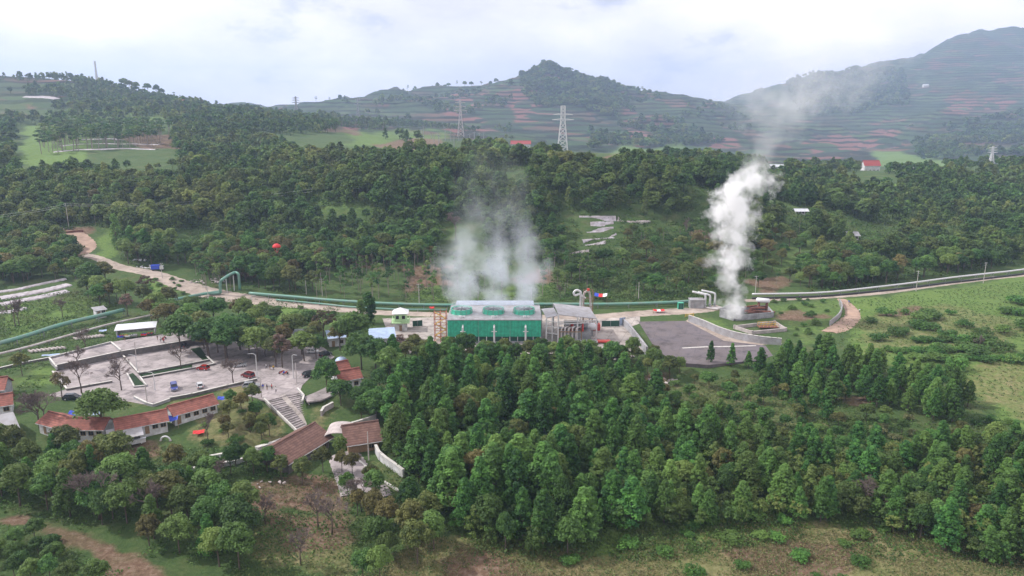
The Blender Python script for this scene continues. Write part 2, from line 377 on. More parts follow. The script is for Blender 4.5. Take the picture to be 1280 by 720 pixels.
def link(name, me, parent=None):
    o = bpy.data.objects.new(name, me); COL.objects.link(o)
    if parent is not None: o.parent = parent
    return o

# ------------------------------------------------------------------ ground
S = np.linspace(-1.02, 1.02, 541)
Yg = np.concatenate([np.linspace(-190, 84, 26), np.exp(np.linspace(math.log(88), math.log(8900), 700))])
SX, YY = np.meshgrid(S, Yg)
XX = SX * (YY + 205)
Zg = height(XX, YY)
U, V_ = project(XX, YY, Zg)
_d = np.clip(YY / 200, .6, 8)
Uj = U + fbm(U / 26, V_ / 9, 60, 5) * 52 + fbm(XX / 3, YY / 3, 62) * 12
Vj = V_ + fbm(U / 30, V_ / 10, 70, 5) * 22 + fbm(XX / 3, YY / 3, 72) * 4
cover = {k: np.zeros(U.shape) for k in ('soil', 'lush', 'straw', 'pale', 'terr')}
def paint(ch, poly, s=1.0, jitter=True):
    a, b = (Uj, Vj) if jitter else (U, V_)
    cover[ch] = np.maximum(cover[ch], inpoly(a, b, poly) * s * (YY > 60))
P_SOIL = [[(340, 640), (440, 645), (440, 690), (350, 690)], [(296, 612), (335, 594), (400, 588), (440, 612), (425, 640), (370, 632), (330, 652), (300, 640)],
 [(0, 638), (30, 642), (60, 652), (112, 668), (205, 706), (215, 735), (140, 735), (105, 694), (50, 666), (0, 655)],
 [(540, 735), (560, 690), (600, 680), (650, 700), (690, 735)], [(1090, 395), (1112, 387), (1150, 384), (1146, 391), (1108, 400)],
 [(60, 300), (70, 288), (118, 286), (112, 300), (90, 304)], [(60, 285), (60, 325), (75, 330), (70, 300)],
 [(140, 560), (200, 552), (200, 575), (150, 580)], [(960, 395), (1030, 385), (1040, 400), (1000, 405)], [(800, 464), (845, 464), (850, 476), (805, 480)],
 [(1040, 500), (1110, 488), (1120, 500), (1060, 512)], [(860, 282), (905, 282), (905, 300), (870, 300)],
 [(930, 345), (1000, 345), (1000, 362), (930, 362)], [(640, 340), (690, 335), (700, 350), (650, 360)], [(500, 330), (560, 335), (560, 362), (500, 362)],
 [(270, 318), (320, 312), (330, 345), (280, 350)], [(400, 312), (470, 308), (480, 335), (410, 335)], [(900, 690), (1000, 672), (1080, 690), (1060, 735), (950, 735)], [(1100, 640), (1180, 650), (1170, 668), (1110, 660)],
 # far slopes
 [(640, 112), (685, 112), (700, 152), (645, 156)], [(775, 130), (800, 130), (800, 152), (774, 152)], [(788, 160), (815, 158), (818, 176), (786, 176)], [(884, 160), (922, 160), (928, 186), (880, 188)],
 [(557, 112), (604, 112), (612, 168), (552, 170)], [(1186, 122), (1218, 122), (1216, 146), (1184, 144)], [(1232, 124), (1268, 124), (1262, 142), (1230, 142)], [(1084, 152), (1134, 150), (1130, 186), (1076, 190)],
 [(1000, 170), (1070, 164), (1082, 202), (1004, 206)], [(212, 122), (262, 128), (262, 140), (212, 136)], [(140, 170), (250, 168), (252, 186), (180, 184)], [(478, 175), (560, 172), (570, 190), (490, 192)], [(0, 138), (40, 136), (42, 146), (0, 150)], [(385, 155), (440, 152), (452, 165), (400, 168)], [(700, 205), (790, 190), (820, 200), (730, 212)]]
for p in P_SOIL: paint('soil', p)
for p, s in (([(300, 376), (424, 376), (428, 408), (330, 402), (300, 388)], 1), ([(1050, 375), (1280, 344), (1330, 350), (1330, 560), (1230, 520), (1190, 470), (1060, 455)], .75), ([(124, 286), (150, 286), (148, 335), (118, 325)], 1),
          ([(1060, 372), (1210, 358), (1190, 378), (1070, 392)], 1), ([(690, 275), (900, 275), (930, 380), (760, 382), (690, 378)], .12), ([(520, 358), (700, 352), (700, 380), (520, 380)], .6), ([(180, 345), (225, 352), (235, 375), (190, 372)], .9), ([(10, 380), (120, 365), (150, 385), (0, 430)], .7),
          ([(560, 640), (1000, 610), (1000, 700), (560, 690)], .8), ([(390, 232), (470, 228), (470, 275), (395, 272)], .5), ([(20, 160), (110, 150), (110, 200), (20, 210)], 1), ([(90, 145), (200, 125), (220, 150), (110, 160)], .6), ([(420, 160), (560, 165), (560, 178), (430, 180)], .7),
          ([(950, 300), (1020, 290), (1020, 345), (950, 345)], .5), ([(955, 382), (1060, 372), (1040, 420), (1000, 430), (960, 395)], .6), ([(880, 395), (910, 402), (940, 420), (870, 402)], .7), ([(40, 468), (80, 455), (70, 485), (0, 480)], .8),
          ([(380, 190), (570, 185), (560, 225), (400, 232)], .6), ([(880, 215), (1060, 215), (1050, 300), (900, 290)], .5), ([(1270, 500), (1150, 440), (1190, 440), (1300, 460)], .9), ([(760, 180), (860, 180), (830, 205), (770, 200)], .8), ([(1090, 190), (1180, 195), (1180, 215), (1090, 212)], .9)):
    paint('lush', p, s)
for p, s in (([(455, 740), (530, 668), (620, 672), (760, 690), (900, 672), (1000, 650), (1150, 668), (1290, 735)], .9), ([(390, 195), (560, 190), (565, 235), (470, 250), (395, 240)], .6), ([(820, 482), (950, 470), (1050, 500), (1050, 535), (900, 545), (840, 520)], .5), ([(270, 500), (345, 505), (375, 550), (360, 570), (250, 560), (240, 530)], .7),
          ([(335, 640), (445, 640), (450, 735), (300, 700)], .7), ([(440, 590), (480, 610), (500, 640), (440, 650)], .5), ([(1060, 400), (1180, 380), (1280, 400), (1280, 440), (1080, 440)], .6), ([(1200, 450), (1290, 450), (1290, 530), (1210, 500)], .65), ([(385, 505), (420, 500), (430, 540), (400, 540)], .6), ([(460, 560), (480, 570), (510, 610), (490, 610)], .7),
          ([(270, 478), (320, 472), (322, 495), (270, 500)], .9), ([(150, 495), (230, 482), (230, 505), (150, 512)], .5)):
    paint('straw', p, s)
terr = sstep(900, 1400, YY)
cover['terr'] = terr
nr, nc = SX.shape
idx = np.arange(nr * nc).reshape(nr, nc)
quads = np.stack([idx[:-1, :-1], idx[:-1, 1:], idx[1:, 1:], idx[1:, :-1]], -1).reshape(-1, 4)
me = bpy.data.meshes.new('ground'); me.vertices.add(nr * nc)
me.vertices.foreach_set('co', np.stack([XX, YY, Zg], -1).astype(np.float32).ravel())
me.loops.add(quads.size); me.loops.foreach_set('vertex_index', quads.astype(np.int32).ravel())
me.polygons.add(len(quads)); me.polygons.foreach_set('loop_start', np.arange(0, quads.size, 4, dtype=np.int32)); me.polygons.foreach_set('loop_total', np.full(len(quads), 4, dtype=np.int32))
me.polygons.foreach_set('use_smooth', np.ones(len(quads), bool)); me.update(calc_edges=True)
for k, a in cover.items():
    if k == 'pale': continue
    k2 = a.copy()
    for _ in range(3): k2[1:-1, 1:-1] = (k2[1:-1, 1:-1] * 2 + k2[:-2, 1:-1] + k2[2:, 1:-1] + k2[1:-1, :-2] + k2[1:-1, 2:]) / 6
    at_ = me.attributes.new(k, 'FLOAT', 'POINT'); at_.data.foreach_set('value', k2.astype(np.float32).ravel())

m, nt, N, L, bs = newmat('ground')
def attr(n):
    a = N.new('ShaderNodeAttribute'); a.attribute_name = n; return a.outputs['Fac']
def noise(scale, det=5, ro=.6, vec=None, out='Fac'):
    n = N.new('ShaderNodeTexNoise'); n.inputs['Scale'].default_value = scale; n.inputs['Detail'].default_value = det; n.inputs['Roughness'].default_value = ro
    L.new(vec or geo, n.inputs['Vector']); return n.outputs[out]
def mathn(op, a, b=None, c=None, clamp=False):
    n = N.new('ShaderNodeMath'); n.operation = op; n.use_clamp = clamp
    for i, x in enumerate((a, b, c)):
        if x is None: continue
        if isinstance(x, (int, float)): n.inputs[i].default_value = x
        else: L.new(x, n.inputs[i])
    return n.outputs[0]
def ramp(f, *st):
    r = N.new('ShaderNodeValToRGB'); e = r.color_ramp.elements
    while len(e) < len(st): e.new(.5)
    for i, (p, c) in enumerate(st): e[i].position = p; e[i].color = (*c, 1) if len(c) == 3 else c
    L.new(f, r.inputs['Fac']); return r.outputs['Color']
def mixc(f, a, b):
    n = N.new('ShaderNodeMix'); n.data_type = 'RGBA'
    if isinstance(f, (int, float)): n.inputs['Factor'].default_value = f
    else: L.new(f, n.inputs['Factor'])
    for k, x in (('A', a), ('B', b)):
        if isinstance(x, tuple): n.inputs[k].default_value = (*x, 1)
        else: L.new(x, n.inputs[k])
    return n.outputs['Result']
g_ = N.new('ShaderNodeNewGeometry'); geo = g_.outputs['Position']
n_fine = noise(.9, 8, .7); n_mid = noise(.12, 6, .65); n_big = noise(.02, 5, .6)
scrub = ramp(n_fine, (.3, (.03, .055, .02)), (.5, (.058, .098, .03)), (.68, (.105, .14, .05)))
scrub2 = ramp(n_mid, (.3, (.035, .065, .022)), (.5, (.06, .105, .032)), (.7, (.13, .125, .06)))
base = mixc(.5, scrub, scrub2)
def edge(a, sc=.5, k=2.2):       # break a painted mask's edge up with noise
    nn = noise(sc, 6, .7)
    return mathn('MULTIPLY', mathn('SUBTRACT', mathn('ADD', a, mathn('MULTIPLY', nn, 1.3)), 1.0), k, clamp=True)
lush = ramp(n_fine, (.3, (.055, .12, .028)), (.5, (.10, .19, .04)), (.7, (.17, .24, .07)))
lush = mixc(mathn('MULTIPLY', n_mid, .55), lush, (.15, .17, .06))
straw = ramp(n_fine, (.28, (.10, .085, .045)), (.5, (.21, .18, .09)), (.72, (.34, .29, .17)))
straw = mixc(mathn('SUBTRACT', mathn('MULTIPLY', n_mid, 2.2), .8, clamp=True), straw, (.10, .14, .04))
soil = ramp(n_fine, (.3, (.09, .05, .035)), (.5, (.16, .105, .07)), (.72, (.28, .21, .165)))
soil = mixc(mathn('SUBTRACT', mathn('MULTIPLY', n_mid, 2.0), .85, clamp=True), soil, (.09, .10, .04))
# terraced fields on the far slopes: small parcels of crop, fallow and red soil, cut by contour banks
sep = N.new('ShaderNodeSeparateXYZ'); L.new(geo, sep.inputs[0])
mp = N.new('ShaderNodeMapping'); mp.inputs['Scale'].default_value = (.011, .011, .05); L.new(geo, mp.inputs['Vector'])
vo = N.new('ShaderNodeTexVoronoi'); vo.inputs['Scale'].default_value = 1.0; L.new(mp.outputs['Vector'], vo.inputs['Vector'])
sv = N.new('ShaderNodeSeparateColor'); L.new(vo.outputs['Color'], sv.inputs[0])
parcel = ramp(sv.outputs[0], (.0, (.022, .046, .02)), (.35, (.045, .085, .03)), (.55, (.08, .11, .042)), (.7, (.026, .052, .022)), (.84, (.10, .07, .048)), (.95, (.14, .075, .055)))
zz = mathn('ADD', sep.outputs[2], mathn('ADD', mathn('MULTIPLY', noise(.0035, 3), 36), mathn('MULTIPLY', noise(.02, 3), 7)))
period = 12.0
fr = mathn('FRACT', mathn('DIVIDE', zz, period))
bank = mathn('LESS_THAN', fr, .42)
bank_c = mixc(sv.outputs[1], (.006, .016, .008), (.03, .024, .016))
fields = mixc(bank, parcel, bank_c)
red_f = mixc(bank, (.18, .085, .07), (.03, .035, .022))
fields = mixc(mathn('MULTIPLY', mathn('SUBTRACT', noise(.006, 4), .46), 9, clamp=True), fields, mixc(.6, fields, (.03, .052, .025)))
c = mixc(attr('terr'), base, fields)
c = mixc(edge(attr('lush')), c, lush)
c = mixc(edge(attr('straw')), c, straw)
soil_all = mixc(attr('terr'), soil, red_f)
c = mixc(mathn('MULTIPLY', edge(attr('soil'), .35), mathn('SUBTRACT', 1, mathn('MULTIPLY', attr('terr'), mathn('GREATER_THAN', sv.outputs[2], .52)))), c, soil_all)
L.new(c, bs.inputs['Base Color']); bs.inputs['Roughness'].default_value = .95; bs.inputs['Specular IOR Level'].default_value = .15
bp = N.new('ShaderNodeBump'); bp.inputs['Strength'].default_value = .9; bp.inputs['Distance'].default_value = .5
bp2 = N.new('ShaderNodeBump'); bp2.inputs['Strength'].default_value = .8; bp2.inputs['Distance'].default_value = 2.5
L.new(n_fine, bp.inputs['Height']); L.new(mathn('MULTIPLY', mathn('SMOOTH_MIN', mathn('MULTIPLY', fr, 3), 1, .2), attr('terr')), bp2.inputs['Height'])
L.new(bp.outputs['Normal'], bp2.inputs['Normal']); L.new(bp2.outputs['Normal'], bs.inputs['Normal'])
me.materials.append(m)
ground = link('ground', me); ground['kind'] = 'structure'; tag(ground, 'green and brown hilly ground rising to terraced hills', kind='structure')

# ------------------------------------------------------------------ camera, sun, sky, haze
cam = bpy.data.cameras.new('camera'); co = bpy.data.objects.new('camera', cam); COL.objects.link(co)
co.location = (0, 0, CAMZ); co.rotation_euler = (R(90) - PITCH, 0, 0); cam.sensor_width = 36; cam.lens = 36 * FPX / 1280; cam.clip_start = 1; cam.clip_end = 30000
scene.camera = co
SUN_EL = R(43); SUN_AZ = math.atan2(-.97, .16)      # from the left and a little beyond the plant
sd = Vector((math.cos(SUN_EL) * math.sin(SUN_AZ), math.cos(SUN_EL) * math.cos(SUN_AZ), math.sin(SUN_EL)))
sun = bpy.data.lights.new('sun', 'SUN'); sun.energy = 5.0; sun.angle = R(.6); sun.color = (1, .96, .91)
so = bpy.data.objects.new('sun', sun); COL.objects.link(so); so.rotation_euler = sd.to_track_quat('Z', 'Y').to_euler()
w = bpy.data.worlds.new('World'); scene.world = w; w.use_nodes = True
nt = w.node_tree; N = nt.nodes; L = nt.links; N.clear()
sky = N.new('ShaderNodeTexSky'); sky.sky_type = 'NISHITA'; sky.sun_disc = False; sky.sun_elevation = SUN_EL; sky.sun_rotation = SUN_AZ; sky.altitude = 1900; sky.dust_density = 2
tc = N.new('ShaderNodeTexCoord'); geo = tc.outputs['Generated']
mp = N.new('ShaderNodeMapping'); mp.inputs['Scale'].default_value = (1, 1, 2.1); mp.inputs['Location'].default_value = (.35, .1, .4); L.new(geo, mp.inputs['Vector'])
nA = noise(2.6, 7, .5, mp.outputs['Vector']); nB = noise(7, 6, .55, mp.outputs['Vector'])
mixn = mathn('ADD', mathn('MULTIPLY', nA, .75), mathn('MULTIPLY', nB, .25))
cc = ramp(mixn, (.40, (.70, .67, .74)), (.48, (.84, .80, .84)), (.55, (1.02, .95, .93)), (.62, (1.25, 1.14, 1.05)))
b1 = N.new('ShaderNodeBackground'); b1.inputs['Strength'].default_value = .1; L.new(sky.outputs[0], b1.inputs['Color'])
b2 = N.new('ShaderNodeBackground'); b2.inputs['Strength'].default_value = 1.58; L.new(cc, b2.inputs['Color'])
ms = N.new('ShaderNodeMixShader'); L.new(mathn('MULTIPLY', mathn('SUBTRACT', mathn('ADD', nB, mathn('MULTIPLY', nA, .6)), .36), 3, clamp=True), ms.inputs[0])
L.new(b1.outputs[0], ms.inputs[1]); L.new(b2.outputs[0], ms.inputs[2])
wo = N.new('ShaderNodeOutputWorld'); L.new(ms.outputs[0], wo.inputs['Surface'])
scene.view_settings.view_transform = 'Standard'; scene.view_settings.look = 'None'; scene.view_settings.exposure = -.14; scene.view_settings.gamma = 1
scene.cycles.use_denoising = True; scene.cycles.volume_bounces = 3; scene.cycles.max_bounces = 6; scene.cycles.diffuse_bounces = 2; scene.cycles.transparent_max_bounces = 8
hb = MB(); hb.box((0, 4300, 300), (19500, 9400, 700)); 
m, nt, N, L, bs = newmat('haze'); N.remove(bs)
pv = N.new('ShaderNodeVolumePrincipled'); pv.inputs['Color'].default_value = (.56, .71, 1.0, 1); pv.inputs['Density'].default_value = HAZE_D if 'HAZE_D' in globals() else 1.5e-4; pv.inputs['Anisotropy'].default_value = .2
L.new(pv.outputs[0], N['Material Output'].inputs['Volume'])
hazeo = hb.build('haze', 'haze'); tag(hazeo, 'thin pale blue haze over the whole valley', 'haze', kind='stuff')
# ------------------------------------------------------------------ roads and paving (structure)
def px(pts, z=0.0): return [at(u, v, z) for u, v in pts]
def pave(name, pts, mat, z=.06, z0=-.4, label=None):
    P = px(pts, z); mb = MB(); mb.prism([(p.x, p.y) for p in P], z0, z); o = mb.build(name, mat); tag(o, label, kind='structure'); return o
def smooth_path(pts, n=8):
    P = [Vector(p) for p in pts]; out = []
    for i in range(len(P) - 1):
        p0 = P[max(i - 1, 0)]; p1 = P[i]; p2 = P[i + 1]; p3 = P[min(i + 2, len(P) - 1)]
        for k in range(n):
            t = k / n; out.append(.5 * ((2 * p1) + (p2 - p0) * t + (2 * p0 - 5 * p1 + 4 * p2 - p3) * t * t + (-p0 + 3 * p1 - 3 * p2 + p3) * t ** 3))
    out.append(P[-1]); return out
def strip(name, pts, width, mat, lift=.15, terrain=True, thick=.5, kind='structure', cross=7, label=None):
    """a road draped over the ground"""
    C = smooth_path(pts, 14); ws = width if isinstance(width, list) else [width] * len(pts)
    vs = []; n = len(C)
    for i, p in enumerate(C):
        w_ = np.interp(i / (n - 1) * (len(ws) - 1), range(len(ws)), ws) * (1 + .06 * math.sin(i * 1.7))
        a = C[max(i - 1, 0)]; b = C[min(i + 1, n - 1)]; d = (b - a); d.z = 0; d.normalize(); nrm = Vector((-d.y, d.x, 0))
        for k in range(cross):
            q = p + nrm * w_ * (k / (cross - 1) - .5)
            z = hz(q.x, q.y) if terrain else q.z
            vs.append((q.x, q.y, z + lift - (.25 if k in (0, cross - 1) and terrain else 0)))
    fs = [(i * cross + k + 1, i * cross + k, (i + 1) * cross + k, (i + 1) * cross + k + 1) for i in range(n - 1) for k in range(cross - 1)]
    mb = MB(); mb.add(vs, fs); o = mb.build(name, mat, smooth=True); tag(o, label, kind=kind); return o
def T(*pts): return [at(u, v) for u, v in pts]
# main valley road
strip('road', T((100, 318), (120, 322), (150, 334), (190, 342), (225, 355), (262, 366), (300, 373), (350, 379), (400, 384), (440, 388), (480, 391), (540, 393)), [5, 5, 6, 8, 11, 13, 13, 10, 8, 8, 7, 7], 'road', .2)
strip('road', T((540, 393), (600, 394), (680, 396), (740, 396), (800, 392), (850, 389), (880, 387), (900, 383)), [7, 7, 7, 8, 10, 11, 9, 6], 'road', .12)
strip('road', T((930, 376), (980, 374), (1040, 371), (1100, 366), (1160, 358), (1220, 350), (1290, 342), (1360, 332)), [4, 4, 4.5, 5, 5, 5, 5, 5], 'road', .2)
strip('path', T((1052, 374), (1062, 384), (1066, 394), (1060, 402), (1048, 410), (1036, 416)), [4, 5, 6, 7, 8, 6], 'dirt_road', .2)
strip('path', T((62, 296), (84, 293), (104, 300), (112, 310), (100, 320)), [6, 12, 8, 6, 5], 'dirt_road', .25)
strip('path', T((330, 378), (400, 379), (432, 384)), [1, 1.4, 2], 'dirt_road', .12)
pave('plant_yard', [(478, 398), (560, 396), (800, 394), (800, 404), (790, 408), (812, 437), (735, 442), (505, 442), (488, 425)], 'concrete_yard', .05, -3)
pave('dark_lot', [(798, 402), (857, 401), (890, 418), (905, 426), (966, 433), (985, 438), (950, 450), (885, 456), (842, 453), (818, 434)], 'asphalt_dark', .07, -3)
pave('pale_verge', [(857, 401), (865, 396), (920, 420), (975, 427), (985, 437), (966, 433), (905, 426), (890, 418)], 'road', .05, -2)
strip('painted_line', [at(853, 435, .08), at(882, 433.5, .08), (at(910, 433, .08)), at(945, 432, .08)], .8, 'kerb', .004, terrain=False)
# parking terraces
pave('parking_lot', [(66, 464), (154, 446), (240, 429), (330, 420), (400, 430), (418, 446), (398, 462), (372, 487), (321, 478), (240, 494), (184, 506), (150, 500), (100, 500), (60, 494), (84, 486)], 'asphalt_lot', .08, -1)
pave('upper_parking', [(62, 449), (138, 429.5), (142, 427), (195, 419), (262, 408), (300, 412), (300, 418), (238, 424), (208, 429.5), (151, 440), (71, 458)], 'asphalt_lot', 1.5, -.5)
pave('plaza', [(321, 477), (330, 470), (382, 468), (375, 490), (334, 501), (300, 492)], 'asphalt_lot', .1, -.3)
pave('plaza', [(395, 490), (420, 478), (440, 480), (428, 488), (402, 500), (384, 502), (380, 496)], 'asphalt_lot', .09, -.3)
pave('planter_bed', [(174, 468), (240, 455.5), (240, 461), (178, 473)], 'leaf_cover', .2, -.2)
pave('planter_bed', [(159, 469), (166, 466), (183, 483), (168, 484)], 'leaf_cover', .2, -.2)
pave('planter_bed', [(238, 436), (256, 452), (262, 450), (250, 434)], 'leaf_cover', .2, -.2)
pave('forecourt', [(408, 556), (424, 549), (450, 549), (440, 572), (420, 582), (408, 574)], 'asphalt_lot', -4.25, -6)
strip('path', [at(*p) for p in ((430, 566), (440, 578), (449, 592), (460, 604), (474, 614), (480, 622))], [7, 6.5, 6, 5.5, 5, 4], 'asphalt_lot', .2)
strip('path', [at(*p) for p in ((418, 572), (424, 590), (430, 606), (434, 620))], [3, 3, 3, 3], 'asphalt_lot', .2)

# ------------------------------------------------------------------ walls, fences, kerbs (things)
def wall(name, label, cat, pts, h, t, mat, group=None, z=None, cap=None, base=-.5):
    """low wall along world points"""
    P = [Vector(p) for p in pts]; root = P[0]
    o = thing(name, label, cat, root, 0, group); mb = MB(); cb = MB()
    for a, b in zip(P[:-1], P[1:]):
        d = b - a; d2 = Vector((d.x, d.y, 0)); 
        if d2.length < .01: continue
        n = Vector((-d.y, d.x, 0)).normalized() * t / 2; e = d2.normalized() * t * .3
        for (mb_, z0, z1, k) in ((mb, base, h, 1.0),) + (((cb, h, h + .12, 1.35),) if cap else ()):
            A = a - root - e; B = b - root + e; nn = n * k
            vs = [A - nn, B - nn, B + nn, A + nn]; mb_.add([v + Vector((0, 0, z0)) for v in vs] + [v + Vector((0, 0, z1)) for v in vs], [(3, 2, 1, 0), (4, 5, 6, 7), (0, 1, 5, 4), (1, 2, 6, 5), (2, 3, 7, 6), (3, 0, 4, 7)])
    mb.build('wall_face', mat, o)
    if cap: cb.build('coping', cap, o)
    return o
def Pz(z, *pts): return [at(u, v, z) for u, v in pts]
wall('parking_wall', 'low white kerb wall round the upper parking terrace corner', 'wall', Pz(1.5, (63, 448), (139, 429), (151, 439)), .5, .35, 'wall_grey', cap='kerb')
wall('parking_wall', 'dark stone retaining wall with pale coping between the parking terraces', 'wall', Pz(.1, (71, 463.5), (151, 446), (208, 436.5), (240, 431), (268, 428)), 1.85, .4, 'stone_dark', cap='kerb')
wall('parking_wall', 'short pale wall closing the end of the upper terrace', 'wall', Pz(1.5, (62, 449), (71, 460)), .45, .35, 'wall_grey', cap='kerb')
wall('parking_wall', 'long low kerb wall above the narrow grass strip', 'wall', Pz(.1, (154, 446), (174, 468), (240, 455.5), (262, 451)), .5, .35, 'stone_dark', cap='kerb')
wall('parking_wall', 'long low kerb wall below the narrow grass strip', 'wall', Pz(.1, (178, 473), (240, 461.5), (268, 456), (258, 446)), .45, .35, 'stone_dark', cap='kerb')
wall('parking_wall', 'pale kerb around the small triangular grass island', 'wall', Pz(.1, (159, 468), (168, 484.5), (183, 483), (175, 472)), .35, .3, 'wall_grey', cap='kerb')
wall('parking_wall', 'dark edge wall below the parked white and silver cars', 'wall', Pz(.1, (321, 476), (285, 484), (240, 495), (212, 500)), .7, .4, 'stone_dark', cap='kerb')
wall('parking_wall', 'pale kerb wall behind the red roofed stalls', 'wall', Pz(.1, (212, 501), (192, 508), (184, 506), (168, 498)), .6, .35, 'wall_grey', cap='kerb')
wall('parking_wall', 'dark kerb under the bare trees at the lower terrace edge', 'wall', Pz(.1, (66, 466), (84, 488), (112, 483), (140, 478)), .5, .35, 'stone_dark', cap='kerb')
wall('parking_wall', 'pale path kerb beside the open market square', 'wall', Pz(.1, (0, 462), (30, 455), (62, 449)), .6, .4, 'stone_dark', cap='kerb')
wall('parking_wall', 'kerb along the parking lot side of the stairs plaza', 'wall', Pz(.1, (372, 487), (380, 496), (378, 503)), .5, .35, 'wall_grey', cap='kerb')
def G(h, *pts): return [at(u, v) for u, v in pts]
wall('boundary_wall', 'upper of two pale walls in the brush beside the brown roofed gate', 'wall', G(0, (259, 575), (280, 571), (304, 565)), .9, .5, 'wall_white', cap='kerb')
wall('boundary_wall', 'pale wall with dark base ending above the brown roofed gate', 'wall', G(0, (322, 563), (340, 558), (363, 549)), .9, .9, 'wall_white', cap='kerb')
wall('boundary_wall', 'lower pale wall running into the brown roofed gate', 'wall', G(0, (238, 590), (268, 585), (298, 579), (322, 572), (348, 566)), .9, .6, 'wall_white', cap='kerb')
wall('boundary_wall', 'white wall climbing behind the gate towards the forest', 'wall', G(0, (430, 536), (448, 531), (470, 524)), 1.1, .5, 'wall_white', cap='kerb')
wall('boundary_wall', 'broken white concrete wall curving along the lower path', 'wall', G(0, (470, 566), (474, 574), (482, 581), (492, 588), (504, 597)), 2.0, .5, 'wall_white', cap='kerb')
wall('boundary_wall', 'thin pale kerb between lower path and grass bank', 'wall', G(0, (440, 570), (455, 582), (468, 594), (482, 604), (498, 614)), .35, .5, 'kerb')
wall('boundary_wall', 'short stone wall on the grass bank beside the stairs', 'wall', G(0, (402, 520), (405, 515), (416, 509)), 1.4, .5, 'stone_pale', cap='kerb')
wall('boundary_wall', 'grey concrete plant wall running down beside the dark lot', 'wall', Pz(0, (779, 407), (786, 414), (797, 428), (808, 443)), 2.6, .5, 'wall_grey', cap='sheet_grey')
wall('boundary_wall', 'long pale concrete wall curving round the dark lot', 'wall', smooth_path(Pz(0, (861, 402), (880, 409), (898, 417), (920, 424), (948, 429), (976, 432)), 4), 2.5, .4, 'sheet_grey', cap='kerb')
wall('boundary_wall', 'curved grey wall beside the small dirt lane', 'wall', smooth_path(Pz(0, (1049, 380), (1052, 388), (1049, 397), (1042, 404), (1037, 408)), 5), 2.2, .4, 'sheet_grey')
wall('roadside_wall', 'dark stone retaining wall on the upper slope by the dirt yard', 'wall', G(0, (60, 295), (80, 292), (104, 290)), 1.2, .5, 'rust')
# planted terrace beds covered in pale plastic
def bed(label, pts, wdt, group, mat='mulch', name='mulch_bed'):
    C = smooth_path([at(*p) for p in pts], 10); mb = MB(); root = C[0].copy(); vs = []; n = len(C)
    prof = [(-.5, -.1), (-.42, .35), (-.14, .42), (.14, .42), (.42, .35), (.5, -.1)]
    for i, p in enumerate(C):
        a = C[max(i - 1, 0)]; b = C[min(i + 1, n - 1)]; d = b - a; d.z = 0; d.normalize(); nr_ = Vector((-d.y, d.x, 0))
        jig = 1 + .12 * math.sin(i * 2.3)
        for o_, h in prof:
            q = p + nr_ * o_ * wdt * jig; vs.append((q.x - root.x, q.y - root.y, hz(q.x, q.y) + h - root.z))
    k = len(prof); mb.add(vs, [(i * k + j, (i + 1) * k + j, (i + 1) * k + j + 1, i * k + j + 1) for i in range(n - 1) for j in range(k - 1)])
    o = mb.build(name, mat); o.location = root; tag(o, label, 'crop bed', group); return o
GB = 'pale plastic covered crop beds on the hill behind the plant'
bed('uppermost long whitish crop bed along the dark ground on the hill', [(724, 273), (745, 273), (770, 274)], 1.9, GB)
bed('dusty grey crop bed reaching under the broad tree', [(772, 275), (790, 277), (812, 276)], 1.9, GB, 'stone_pale')
bed('second whitish crop bed of the hill terraces', [(738, 282), (752, 281), (767, 280)], 1.6, GB)
bed('third whitish crop bed with a bent dark end', [(733, 291), (750, 289), (767, 286)], 1.5, GB)
bed('fourth whitish crop bed, widest of the terraces', [(728, 301), (748, 299), (771, 295)], 1.8, GB)
bed('lowest short whitish crop bed of the terraces', [(731, 307), (745, 306), (757, 303)], 1.4, GB)
bed('faint greyish bed under the whitish crop terraces', [(712, 318), (725, 316), (737, 314)], 1.5, GB, 'stone_pale')
GL = 'pale plastic covered crop beds beside the upper lane'
for i, (pts, l) in enumerate((([(0, 365), (22, 362), (48, 356), (82, 349)], 'narrow whitish crop bed closest to the cypress trees'), ([(0, 373), (30, 368), (62, 362), (86, 356)], 'broad grey crop bed between two dark furrows'), ([(0, 381), (28, 376), (58, 370), (84, 364)], 'grey crop bed below the broad one, fading under trees'), ([(0, 391), (14, 390), (30, 385)], 'short grey crop bed at the corner of the leafy patch'))):
    bed(l, pts, (3, 5.5, 5, 4)[i], GL)
GF = 'pale terraced beds on the pine dotted hill'
for i, pts in enumerate(([(68, 190), (120, 187), (165, 186), (196, 187)], [(75, 183), (120, 180), (170, 180), (200, 181)], [(95, 175), (130, 174), (150, 175)], [(30, 121), (62, 122), (72, 124)])):
    bed(('longest pale bed at the foot of the pine dotted hill', 'curved pale bed just above the longest one', 'bluish short bed among the thin pines', 'small whitish field strip high on the hazy hill')[i], pts, (7, 6, 6, 16)[i], GF)

